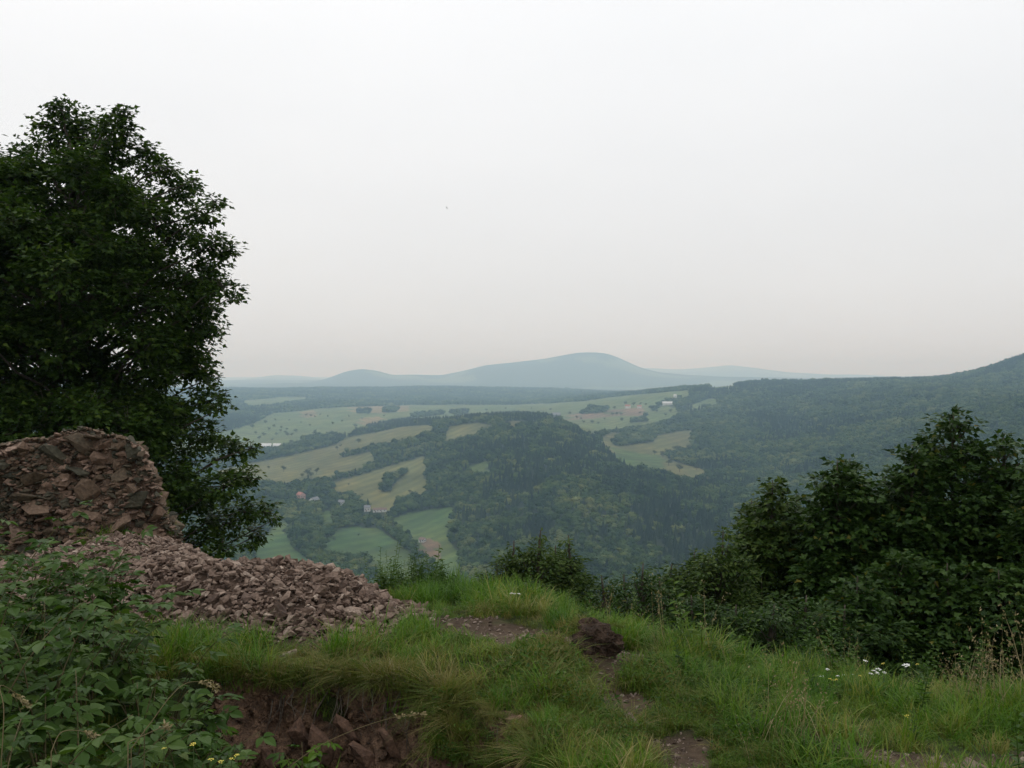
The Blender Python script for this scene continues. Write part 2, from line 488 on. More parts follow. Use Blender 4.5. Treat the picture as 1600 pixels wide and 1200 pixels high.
CONIFER_PX = [
 [(735, 745), (800, 716), (860, 690), (925, 690), (960, 705), (995, 735), (900, 765), (820, 775), (745, 770)],
 [(960, 800), (1060, 760), (1140, 790), (1150, 890), (950, 895)],
 [(1150, 640), (1330, 660), (1330, 690), (1180, 680)],
 [(560, 668), (640, 655), (800, 648), (880, 650), (870, 660), (760, 656), (640, 668), (570, 676)],
]
def world_poly(pp):
    out = []
    for (x0, y0), (x1, y1) in zip(pp, pp[1:] + pp[:1]):
        for t in (0, 1/3, 2/3):
            out.append(sight(x0 + (x1 - x0) * t, y0 + (y1 - y0) * t))
    return out
def open_poly(pp, clear=11.0):
    # the same meadow carried forward to the foot of the trees whose tops bound it in view
    out = []
    for (x0, y0), (x1, y1) in zip(pp, pp[1:] + pp[:1]):
        for t in (0, 1/3, 2/3):
            a, b = x0 + (x1 - x0) * t, y0 + (y1 - y0) * t
            d = sight(a, b)[1]
            out.append(sight(a, b + clear / d * FPX))
    return out
FIELDS = []
for _p, _c in FIELDS_PX:
    FIELDS += [(world_poly(_p), _c), (open_poly(_p), _c)]
CONIFERS = [world_poly(p) for p in CONIFER_PX]

GROVES_PX = [
 [(957, 692), (975, 680), (1000, 680), (1022, 683), (1020, 691), (985, 695), (962, 698)],
 [(595, 764), (600, 755), (612, 745), (630, 734), (637, 738), (620, 752), (608, 768), (597, 770)],
 [(470, 686), (500, 684), (530, 681), (530, 687), (500, 690), (470, 691)],
 [(402, 716), (440, 706), (447, 709), (405, 720)],
 [(905, 645), (930, 638), (950, 639), (948, 644), (910, 648)],
 [(985, 656), (1010, 653), (1012, 659), (985, 661)], [(700, 645), (720, 642), (735, 645), (715, 649)],
 [(560, 642), (580, 641), (578, 646), (556, 646)], [(600, 640), (622, 639), (620, 644), (598, 645)], [(640, 648), (690, 643), (695, 648), (645, 653)],
 [(1015, 640), (1045, 625), (1062, 620), (1064, 626), (1040, 633), (1020, 643)],
]
GROVES = [world_poly(p) for p in GROVES_PX]
# buildings: column, row, width, length, height, turn, wall colour key, roof colour key, label
HOUSES = [
 (470, 779, 9, 13, 6.0, 0.5, 'pinkish', 'red', 'pinkish valley house with red roof at left of the hamlet'),
 (491, 785, 8, 18, 4.5, -0.5, 'white', 'grey', 'long low barn with grey roof beside the pinkish house'),
 (534, 790, 8, 10, 5.0, 0.9, 'white', 'grey', 'small pale cottage between trees in the middle of the hamlet'),
 (574, 799, 7, 8, 6.0, 1.4, 'white', 'grey', 'bright white gable at right end of the hamlet'),
 (588, 800, 6, 9, 3.5, 1.5, 'white', 'brown', 'low white shed next to the bright white gable'),
 (598, 800, 6, 11, 3.5, 1.5, 'white', 'brown', 'long white shed at far right of the hamlet'),
 (414, 700, 14, 30, 6.0, 1.35, 'white', 'light', 'long white hall at left end of the straight road'),
 (433, 699, 12, 18, 5.0, 1.35, 'white', 'light', 'second shorter white hall on the straight road'),
 (869, 652, 14, 26, 8.0, 1.5, 'grey', 'grey', 'grey farm building peeping over the central wooded ridge'),
 (981, 638, 11, 15, 7.0, 1.3, 'white', 'red', 'left farmhouse of the pair above the pinkish ploughed field'),
 (999, 638, 9, 13, 6.0, 1.7, 'white', 'red', 'right farmhouse of the pair above the pinkish ploughed field'),
 (1043, 633, 12, 30, 6.0, 1.57, 'white', 'light', 'long white barn on the far right meadow'),
 (1055, 622, 8, 9, 9.0, 1.2, 'white', 'white', 'tiny white house above the long white barn'),
 (660, 847, 5, 7, 3.2, 1.0, 'white', 'brown', 'little hut on the bare patch at the valley bottom'),
]
HOUSE_AT = [sight(h[0], h[1]) for h in HOUSES]

def cover(x, y):
    """-1 wood, else index of the meadow"""
    k = np.full(np.shape(x), -1)
    for i, (p, c) in enumerate(FIELDS):
        px_ = np.array(p); lo, hi = px_.min(0), px_.max(0)
        bb = (x >= lo[0]) & (x <= hi[0]) & (y >= lo[1]) & (y <= hi[1])
        if bb.any():
            sub = in_poly(x[bb], y[bb], p)
            kk = k[bb]; kk[sub] = i; k[bb] = kk
    for p in GROVES: k[in_poly(x, y, p)] = -1
    return k

# near bare patches: (x, y, radius x, radius y)
BARE = [(0.3, 6.0, 0.75, 0.26), (-0.15, 6.2, 0.5, 0.2), (0.52, 5.62, 0.2, 0.16), (0.5, 5.3, 0.15, 0.2), (0.57, 4.9, 0.19, 0.26), (0.74, 4.35, 0.17, 0.28), (0.1, 5.75, 0.3, 0.14), (0.86, 3.95, 0.16, 0.16),
        (1.72, 4.28, 0.42, 0.2), (2.3, 4.35, 0.4, 0.14), (-0.35, 6.45, 0.25, 0.2), (1.75, 4.0, 0.25, 0.12)]
def bareness(x, y):
    b = np.zeros(np.shape(x))
    n = fbm2(x * 4, y * 4, 21, 3) * 0.28
    for (bx, by, rx, ry) in BARE:
        q = np.sqrt(((x - bx) / rx)**2 + ((y - by) / ry)**2) + n
        b = np.maximum(b, 1 - sstep(0.7, 1.15, q))
    s = rim_s(x, y)
    face = sstep(0.0, 0.06, s) * (1 - sstep(0.35, 0.6, s)) * sstep(0.1, 0.25, hollow_depth(x)) * (x < 0.1)
    return np.maximum(b, face)

def build_ground():
    fine = np.radians(np.arange(-31, 31.01, 0.145))
    wing = np.radians(np.concatenate([np.arange(31.7, 62, 0.7), np.arange(64, 180, 4.0)]))
    th = np.concatenate([-wing[::-1], fine, wing])
    def geo(a, b, q): return np.exp(np.arange(math.log(a), math.log(b), q))
    rr = np.concatenate([[0.25, 0.8, 1.4], geo(2.0, 3.2, 0.03), geo(3.2, 10, 0.009), geo(10, 60, 0.022), geo(60, 600, 0.045), geo(600, 4200, 0.0095),
                         geo(4200, 12500, 0.014), geo(12500, R_MAX, 0.022), [R_MAX]])
    T, R = np.meshgrid(th, rr)
    X, Y = R * np.sin(T), R * np.cos(T)
    Z = ground_z(X, Y)
    nr, nt = X.shape
    v = np.stack([X, Y, Z], -1).reshape(-1, 3)
    i = np.arange(nr - 1)[:, None] * nt + np.arange(nt - 1)[None, :]
    f = np.stack([i, i + 1, i + nt + 1, i + nt], -1).reshape(-1, 4)[:, ::-1]
    j = np.arange(nr - 1) * nt
    f = np.concatenate([f, np.stack([j + nt - 1, j, j + nt, j + 2*nt - 1], -1)[:, ::-1]])
    x, y = v[:, 0].astype(float), v[:, 1].astype(float)
    r = np.hypot(x, y)
    colr = np.tile(np.array([0.026, 0.036, 0.016]), (len(v), 1))
    k = np.full(len(v), -1)
    far = (r > 500) & (r < 9000) & (np.abs(x) < y * 0.8)
    k[far] = cover(x[far], y[far])
    n = fbm2(x / 60, y / 60, 31, 3)[:, None]
    for i_, (p, c) in enumerate(FIELDS):
        mk = k == i_
        colr[mk] = np.array(c) * (1 + 0.22 * n[mk]) + np.array([0.012, 0.004, 0.0]) * fbm2(x[mk] / 25, y[mk] / 140, 33, 2)[:, None]
    dist = r > 7000
    patch = fbm2(x / 700, y / 700, 36, 3)
    colr[dist & (patch > 0.3)] = (0.10, 0.12, 0.055)
    nearm = r < 40
    bare = bareness(x, y)
    turf = np.array([0.04, 0.05, 0.018]); soil = np.array([0.085, 0.058, 0.04])
    nn = (0.5 + 0.5 * fbm2(x * 3, y * 3, 41, 3))[:, None]
    nearc = turf * (0.7 + 0.6 * nn) * (1 - bare[:, None]) + soil * (0.6 + 0.6 * nn) * bare[:, None]
    _, sd = pile_h(x, y)
    pm = sstep(-0.05, 0.15, sd)[:, None]
    nearc = nearc * (1 - pm) + np.array([0.12, 0.08, 0.062]) * pm
    colr[nearm] = nearc[nearm]

    m, nt_, out = new_mat('land')
    L = nt_.links.new
    at = N(nt_, 'ShaderNodeAttribute', attribute_name='cover')
    g = N(nt_, 'ShaderNodeNewGeometry')
    n1 = N(nt_, 'ShaderNodeTexNoise', Scale=14.0, Detail=6.0, Roughness=0.7)
    n2 = N(nt_, 'ShaderNodeTexNoise', Scale=0.035, Detail=8.0, Roughness=0.72)
    L(g.outputs['Position'], n1.inputs['Vector']); L(g.outputs['Position'], n2.inputs['Vector'])
    r1 = ramp(nt_, [(0.3, (0.55, 0.55, 0.55)), (0.7, (1.4, 1.4, 1.4))])
    r2 = ramp(nt_, [(0.3, (0.68, 0.72, 0.7)), (0.5, (1, 1, 1)), (0.7, (1.38, 1.28, 1.2))])
    L(n1.outputs['Fac'], r1.inputs['Fac']); L(n2.outputs['Fac'], r2.inputs['Fac'])
    m1 = N(nt_, 'ShaderNodeMixRGB', blend_type='MULTIPLY'); m1.inputs['Fac'].default_value = 1
    m2 = N(nt_, 'ShaderNodeMixRGB', blend_type='MULTIPLY'); m2.inputs['Fac'].default_value = 1
    L(at.outputs['Color'], m1.inputs['Color1']); L(r1.outputs['Color'], m1.inputs['Color2'])
    L(m1.outputs['Color'], m2.inputs['Color1']); L(r2.outputs['Color'], m2.inputs['Color2'])
    mp = N(nt_, 'ShaderNodeMapping'); mp.inputs['Rotation'].default_value = (0, 0, 0.6)
    wv = N(nt_, 'ShaderNodeTexWave', Scale=0.011, Distortion=5.0, Detail=3.0)
    wv.inputs['Detail Scale'].default_value = 0.6
    L(g.outputs['Position'], mp.inputs['Vector']); L(mp.outputs['Vector'], wv.inputs['Vector'])
    r3 = ramp(nt_, [(0.2, (0.86, 0.88, 0.88)), (0.8, (1.12, 1.1, 1.05))])
    L(wv.outputs['Fac'], r3.inputs['Fac'])
    m3 = N(nt_, 'ShaderNodeMixRGB', blend_type='MULTIPLY'); m3.inputs['Fac'].default_value = 1
    L(m2.outputs['Color'], m3.inputs['Color1']); L(r3.outputs['Color'], m3.inputs['Color2']); m2 = m3
    p = N(nt_, 'ShaderNodeBsdfPrincipled', Roughness=0.95)
    p.inputs['Specular IOR Level'].default_value = 0.1
    b = N(nt_, 'ShaderNodeBump', Strength=0.5, Distance=0.03)
    L(n1.outputs['Fac'], b.inputs['Height']); L(b.outputs['Normal'], p.inputs['Normal'])
    L(m2.outputs['Color'], p.inputs['Base Color']); L(p.outputs[0], out.inputs['Surface'])
    me = np_mesh('ground', v, f, m, True, {'cover': colr})
    o = link('ground', me)
    tag(o, 'hilltop turf falling to wooded valley and far hills', 'ground', kind='structure')
    return float(v[:, 2].min()), float(v[:, 2].max())
Z_MIN, Z_MAX = build_ground()

# ---------------------------------------------------------------- haze: the air itself
HAZE_DENSITY = 1.47e-4
def build_haze():
    mb = MB().box((-R_MAX - 500, -R_MAX - 500, Z_MIN - 1.0), (R_MAX + 500, R_MAX + 500, Z_MAX + 25))
    m, nt, out = new_mat('haze_air')
    v = N(nt, 'ShaderNodeVolumePrincipled')
    v.inputs['Color'].default_value = (0.52, 0.78, 1.0, 1)
    v.inputs['Absorption Color'].default_value = (1, 1, 1, 1)
    v.inputs['Density'].default_value = HAZE_DENSITY
    v.inputs['Anisotropy'].default_value = 0.25
    nt.links.new(v.outputs[0], out.inputs['Volume'])
    o = link('haze', mb.mesh('haze', m))
    tag(o, 'pale blue summer haze filling the valley', 'haze', kind='stuff')
build_haze()

# ---------------------------------------------------------------- woods
def scatter(name, pts, idx, rot, scl, protos, label, cat):
    """stuff: prototypes instanced on the given world points"""
    coll = bpy.data.collections.new(name + '_kinds')
    for i, me in enumerate(protos):
        coll.objects.link(bpy.data.objects.new('%s_kind_%02d' % (name, i), me))
    me = bpy.data.meshes.new(name)
    n = len(pts)
    me.vertices.add(n); me.vertices.foreach_set('co', np.asarray(pts, np.float32).ravel())
    a = me.attributes.new('kind', 'INT', 'POINT'); a.data.foreach_set('value', np.asarray(idx, np.int32))
    a = me.attributes.new('turn', 'FLOAT_VECTOR', 'POINT'); a.data.foreach_set('vector', np.asarray(rot, np.float32).ravel())
    a = me.attributes.new('size', 'FLOAT_VECTOR', 'POINT'); a.data.foreach_set('vector', np.asarray(scl, np.float32).ravel())
    me.update()
    o = link(name, me)
    ng = bpy.data.node_groups.new(name + '_scatter', 'GeometryNodeTree')
    ng.interface.new_socket('Geometry', in_out='INPUT', socket_type='NodeSocketGeometry')
    ng.interface.new_socket('Geometry', in_out='OUTPUT', socket_type='NodeSocketGeometry')
    gi, go = ng.nodes.new('NodeGroupInput'), ng.nodes.new('NodeGroupOutput')
    iop = ng.nodes.new('GeometryNodeInstanceOnPoints')
    ci = ng.nodes.new('GeometryNodeCollectionInfo')
    ci.inputs['Collection'].default_value = coll
    ci.inputs['Separate Children'].default_value = True
    ci.inputs['Reset Children'].default_value = True
    def named(an, ty):
        q = ng.nodes.new('GeometryNodeInputNamedAttribute'); q.data_type = ty
        q.inputs['Name'].default_value = an
        return q.outputs['Attribute']
    e2r = ng.nodes.new('FunctionNodeEulerToRotation')
    L = ng.links.new
    L(gi.outputs[0], iop.inputs['Points']); L(ci.outputs[0], iop.inputs['Instance'])
    iop.inputs['Pick Instance'].default_value = True
    L(named('kind', 'INT'), iop.inputs['Instance Index'])
    L(named('turn', 'FLOAT_VECTOR'), e2r.inputs[0]); L(e2r.outputs[0], iop.inputs['Rotation'])
    L(named('size', 'FLOAT_VECTOR'), iop.inputs['Scale'])
    L(iop.outputs[0], go.inputs[0])
    md = o.modifiers.new('scatter', 'NODES'); md.node_group = ng
    return tag(o, label, cat, kind='stuff')

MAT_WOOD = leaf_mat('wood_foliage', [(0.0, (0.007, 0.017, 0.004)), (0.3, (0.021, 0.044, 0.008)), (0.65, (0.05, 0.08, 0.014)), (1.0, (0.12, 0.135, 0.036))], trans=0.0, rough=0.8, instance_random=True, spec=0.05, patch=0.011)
MAT_FIR = leaf_mat('fir_foliage', [(0.0, (0.008, 0.016, 0.007)), (0.6, (0.018, 0.032, 0.012)), (1.0, (0.038, 0.055, 0.021))], trans=0.0, rough=0.8, instance_random=True, spec=0.05, patch=0.011)
MAT_BARK = rough_mat('bark', [(0.3, (0.045, 0.035, 0.026)), (0.7, (0.12, 0.1, 0.08))], scale=9)

def ico(sub):
    bm = bmesh.new(); bmesh.ops.create_icosphere(bm, subdivisions=sub, radius=1.0)
    v = np.array([q.co[:] for q in bm.verts]); f = np.array([[q.index for q in p.verts] for p in bm.faces]); bm.free()
    return v, f
ICO1, ICO2 = ico(1), ico(2)

def far_broadleaf(seed, tall=1.0, cards=150):
    """crown about 1 unit high and 0.75 wide, base at 0: lobes broken up by leaf clumps"""
    g = np.random.default_rng(seed)
    V, F, A = [], [], []; n = 0
    lobes = [((0, 0, 0.55), 0.30)] + [((0.2*math.cos(a), 0.2*math.sin(a), g.uniform(0.32, 0.78)), g.uniform(0.15, 0.24)) for a in g.uniform(0, 6.28, 7)]
    for c, r in lobes:
        v, f = ICO1
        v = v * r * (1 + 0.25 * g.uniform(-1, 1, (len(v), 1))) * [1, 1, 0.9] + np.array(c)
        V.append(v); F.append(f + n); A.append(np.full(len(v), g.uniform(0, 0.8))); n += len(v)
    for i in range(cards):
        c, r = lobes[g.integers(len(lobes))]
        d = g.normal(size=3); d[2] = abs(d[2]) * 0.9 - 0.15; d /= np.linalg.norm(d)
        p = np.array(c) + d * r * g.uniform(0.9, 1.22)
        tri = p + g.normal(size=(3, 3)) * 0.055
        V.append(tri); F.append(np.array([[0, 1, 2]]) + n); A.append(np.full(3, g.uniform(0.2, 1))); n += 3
    # trunk
    k = 5; an = np.arange(k) * 2 * math.pi / k
    tv = np.concatenate([np.stack([0.03*np.cos(an), 0.03*np.sin(an), np.zeros(k) - 0.05], 1), np.stack([0.018*np.cos(an), 0.018*np.sin(an), np.full(k, 0.4)], 1)])
    tf = np.array([[q for i in range(k) for q in ()]]) if False else np.concatenate([np.array([[i, (i+1) % k, k+(i+1) % k], [i, k+(i+1) % k, k+i]]) for i in range(k)])
    V.append(tv); F.append(tf + n); A.append(np.zeros(2*k))
    V = np.concatenate(V); V[:, 2] *= tall
    return np_mesh('far_tree_%d' % seed, V, np.concatenate(F), MAT_WOOD, False, {'rnd': np.concatenate(A)})

def far_conifer(seed):
    g = np.random.default_rng(seed)
    V, F, A = [], [], []; n = 0
    L = 7
    for i in range(L):
        z0 = 0.12 + 0.82 * i / L; r = 0.17 * (1 - i / L)**0.85 + 0.012; h = 0.24
        k = 9; ph = g.uniform(0, 6.28)
        an = ph + np.arange(2*k) * math.pi / k
        rad = np.where(np.arange(2*k) % 2 == 0, r * g.uniform(0.85, 1.2, 2*k), r * 0.6)
        ring = np.stack([rad*np.cos(an), rad*np.sin(an), z0 + np.where(np.arange(2*k) % 2 == 0, -0.03, 0.01)], 1)
        V.append(np.concatenate([ring, [[0, 0, min(z0 + h, 1.0)]]]))
        F.append(np.array([[j, (j+1) % (2*k), 2*k] for j in range(2*k)]) + n)
        A.append(np.concatenate([g.uniform(0.4, 1, 2*k), [0.0]])); n += 2*k + 1
    k = 5; an = np.arange(k) * 2 * math.pi / k
    tv = np.concatenate([np.stack([0.018*np.cos(an), 0.018*np.sin(an), np.zeros(k) - 0.05], 1), np.stack([0.012*np.cos(an), 0.012*np.sin(an), np.full(k, 0.4)], 1)])
    tf = np.concatenate([np.array([[i, (i+1) % k, k+(i+1) % k], [i, k+(i+1) % k, k+i]]) for i in range(k)])
    V.append(tv); F.append(tf + n); A.append(np.zeros(2*k))
    return np_mesh('far_fir_%d' % seed, np.concatenate(V), np.concatenate(F), MAT_FIR, False, {'rnd': np.concatenate(A)})

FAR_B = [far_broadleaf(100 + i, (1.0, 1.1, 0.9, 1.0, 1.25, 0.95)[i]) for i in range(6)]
FAR_C = [far_conifer(200 + i) for i in range(3)]

def build_woods():
    g = np.random.default_rng(5)
    bands = [(520, 2000, 8.6), (2000, 3700, 10.5), (3700, 7200, 17.0)]
    P, K, S = [], [], []
    # highest sight line already reached along each bearing, to leave out deep hidden slopes
    for r0, r1, sp in bands:
        xs = np.arange(-r1 * 0.62, r1 * 0.62, sp); ys = np.arange(r0 * 0.8, r1, sp)
        X, Y = np.meshgrid(xs, ys)
        X = X + g.uniform(-0.48, 0.48, X.shape) * sp; Y = Y + g.uniform(-0.48, 0.48, X.shape) * sp
        X, Y = X.ravel(), Y.ravel(); R = np.hypot(X, Y)
        ok = (R >= r0) & (R < r1) & (np.abs(X) < Y * 0.60)
        X, Y, R = X[ok], Y[ok], R[ok]
        k = cover(X, Y)
        wood = k < 0
        # open scrub and lone trees: thin the wood at its margins
        X, Y, R = X[wood], Y[wood], R[wood]
        Z = ground_z(X, Y)
        # hidden by more than 45 m of hill in front: leave out
        vis = np.ones(len(X), bool)
        ang = (Z + 45 - EYE) / R
        for f in (0.55, 0.65, 0.75, 0.85, 0.93):
            vis &= ang > (far_z(X * f, Y * f) + 8 - EYE) / (R * f)
        for (hx, hy_), h in zip(HOUSE_AT, HOUSES):      # yards stay clear, and the view of them
            ux, uy = hx / math.hypot(hx, hy_), hy_ / math.hypot(hx, hy_)
            al = (hx - X) * ux + (hy_ - Y) * uy; la = np.abs((hx - X) * uy - (hy_ - Y) * ux)
            vis &= ~((la < h[3] * 0.5 + 3) & (al > -h[3] * 0.6 - 3) & (al < 60))
        X, Y, Z, R = X[vis], Y[vis], Z[vis], R[vis]
        con = np.zeros(len(X), bool)
        for p in CONIFERS: con |= in_poly(X + 55 * fbm2(X / 70, Y / 70, 54, 3), Y + 80 * fbm2(X / 70, Y / 70, 55, 3), p)
        nn = fbm2(X / 170, Y / 170, 51, 3)
        con |= (nn > 0.75)
        con |= (R > 3000) & (nn > 0.1)
        con &= g.random(len(X)) < 0.8
        con |= g.random(len(X)) < 0.03
        h = np.where(con, g.uniform(11, 18, len(X)), g.uniform(6.0, 14.0, len(X)) * (1 + 0.25 * fbm2(X / 90, Y / 90, 52, 2)))
        h = np.maximum(h, 6)
        wdt = np.where(con, h * 1.1, h * g.uniform(0.75, 1.65, len(X))) * (sp / 8.0)**0.6
        P.append(np.stack([X, Y, Z - 0.4], 1))
        K.append(np.where(con, 6 + g.integers(0, 3, len(X)), g.integers(0, 6, len(X))))
        S.append(np.stack([wdt, wdt, h], 1))
    P, K, S = np.concatenate(P), np.concatenate(K), np.concatenate(S)
    rot = np.zeros((len(P), 3)); rot[:, 2] = g.uniform(0, 6.28, len(P))
    print('woods', len(P))
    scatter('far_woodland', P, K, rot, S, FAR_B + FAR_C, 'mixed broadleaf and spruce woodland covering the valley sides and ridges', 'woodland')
build_woods()
# ---------------------------------------------------------------- stones, ruined wall, rubble
STONE_STOPS = [(0.1, (0.065, 0.044, 0.035)), (0.35, (0.135, 0.092, 0.07)), (0.55, (0.185, 0.13, 0.1)), (0.75, (0.24, 0.178, 0.138)), (0.88, (0.42, 0.34, 0.28))]
MAT_RUBBLE = rough_mat('rubble_stone', STONE_STOPS, scale=9, bump=0.5, use_rnd=True, mix_random=0.62)
WALL_STOPS = [(0.1, (0.034, 0.036, 0.027)), (0.33, (0.07, 0.064, 0.044)), (0.5, (0.125, 0.088, 0.06)), (0.7, (0.185, 0.12, 0.086)), (0.9, (0.32, 0.23, 0.18))]
MAT_WALLSTONE = rough_mat('wall_stone', WALL_STOPS, scale=7, bump=0.6, use_rnd=True, mix_random=0.6)
MAT_MORTAR = rough_mat('crumbled_mortar', [(0.25, (0.045, 0.033, 0.023)), (0.5, (0.115, 0.076, 0.053)), (0.75, (0.2, 0.135, 0.1))], scale=14, bump=0.8)
MAT_SOIL = rough_mat('bare_soil', [(0.3, (0.05, 0.032, 0.022)), (0.5, (0.13, 0.08, 0.052)), (0.72, (0.26, 0.16, 0.1))], scale=16, bump=1.0)

def shard(seed, flat=0.42):
    """an angular broken stone, longest side about 1"""
    g = np.random.default_rng(seed)
    p = g.normal(size=(13, 3)); p /= np.linalg.norm(p, axis=1)[:, None]
    p *= np.array([0.5, 0.36, 0.5 * flat]) * g.uniform(0.8, 1.12, (13, 1))
    bm = bmesh.new()
    for q in p: bm.verts.new(q)
    r = bmesh.ops.convex_hull(bm, input=bm.verts)
    bmesh.ops.delete(bm, geom=[e for e in r['geom_interior'] if isinstance(e, bmesh.types.BMVert)], context='VERTS')
    bmesh.ops.triangulate(bm, faces=bm.faces)
    bm.verts.index_update()
    v = np.array([q.co[:] for q in bm.verts]); f = np.array([[q.index for q in t.verts] for t in bm.faces]); bm.free()
    return v, f
SHARDS = [shard(900 + i, (0.3, 0.42, 0.58)[i % 3]) for i in range(18)]

def eul(rx, ry, rz):
    cx_, sx_, cy_, sy_, cz_, sz_ = np.cos(rx), np.sin(rx), np.cos(ry), np.sin(ry), np.cos(rz), np.sin(rz)
    R = np.zeros((len(rx), 3, 3))
    R[:, 0, 0] = cz_*cy_; R[:, 0, 1] = cz_*sy_*sx_ - sz_*cx_; R[:, 0, 2] = cz_*sy_*cx_ + sz_*sx_
    R[:, 1, 0] = sz_*cy_; R[:, 1, 1] = sz_*sy_*sx_ + cz_*cx_; R[:, 1, 2] = sz_*sy_*cx_ - cz_*sx_
    R[:, 2, 0] = -sy_; R[:, 2, 1] = cy_*sx_; R[:, 2, 2] = cy_*cx_
    return R

def join_shards(name, pos, size, rot, mat, g, stretch=None):
    """many small stones as one mesh, each with its own tint"""
    V, F, A = [], [], []; n = 0
    kind = g.integers(0, len(SHARDS), len(pos))
    R = eul(rot[:, 0], rot[:, 1], rot[:, 2])
    for k, (sv, sf) in enumerate(SHARDS):
        m = np.nonzero(kind == k)[0]
        if not len(m): continue
        q = sv[None] * size[m][:, None, None]
        q = np.einsum('nij,nkj->nki', R[m], q) + pos[m][:, None]
        V.append(q.reshape(-1, 3))
        F.append((sf[None] + (np.arange(len(m)) * len(sv))[:, None, None]).reshape(-1, 3) + n)
        A.append(np.repeat(g.random(len(m)), len(sv))); n += len(m) * len(sv)
    return np_mesh(name, np.concatenate(V), np.concatenate(F), mat, False, {'rnd': np.concatenate(A)})

def shard_meshes(prefix, mat):
    out = []
    for i, (v, f) in enumerate(SHARDS):
        out.append(np_mesh('%s_%02d' % (prefix, i), v, f, mat, False))
    return out
RUBBLE_MESH, WALL_MESH = shard_meshes('rubble_shard', MAT_RUBBLE), shard_meshes('wall_shard', MAT_WALLSTONE)

# the remnant of masonry: outline of its top along its length
WY = 9.1
W_OUT = [(-9.5, 0.4), (-7.5, 0.7), (-6.0, 0.8), (-4.85, 0.9), (-4.49, 0.95), (-4.25, 1.0), (-4.02, 1.02), (-3.82, 0.99), (-3.66, 0.92), (-3.53, 0.82), (-3.44, 0.62), (-3.37, 0.4), (-3.28, 0.16), (-3.19, -0.02), (-3.1, -0.4)]
_wx = [p[0] for p in W_OUT]; _wz = [p[1] for p in W_OUT]
W_DEEP = 0.95
def wall_top(x): return np.interp(x, _wx, _wz) + 0.05 * noise2(np.asarray(x) * 4.5, 0.3, 77) + 0.03 * noise2(np.asarray(x) * 13, 0.7, 78)
def wall_face(x, z):          # y of the front face
    return WY + 0.16 * z + 0.10 * fbm3(x * 2.2, 0, z * 2.2, 61, 3) + 0.25 * sstep(-3.7, -3.1, x)

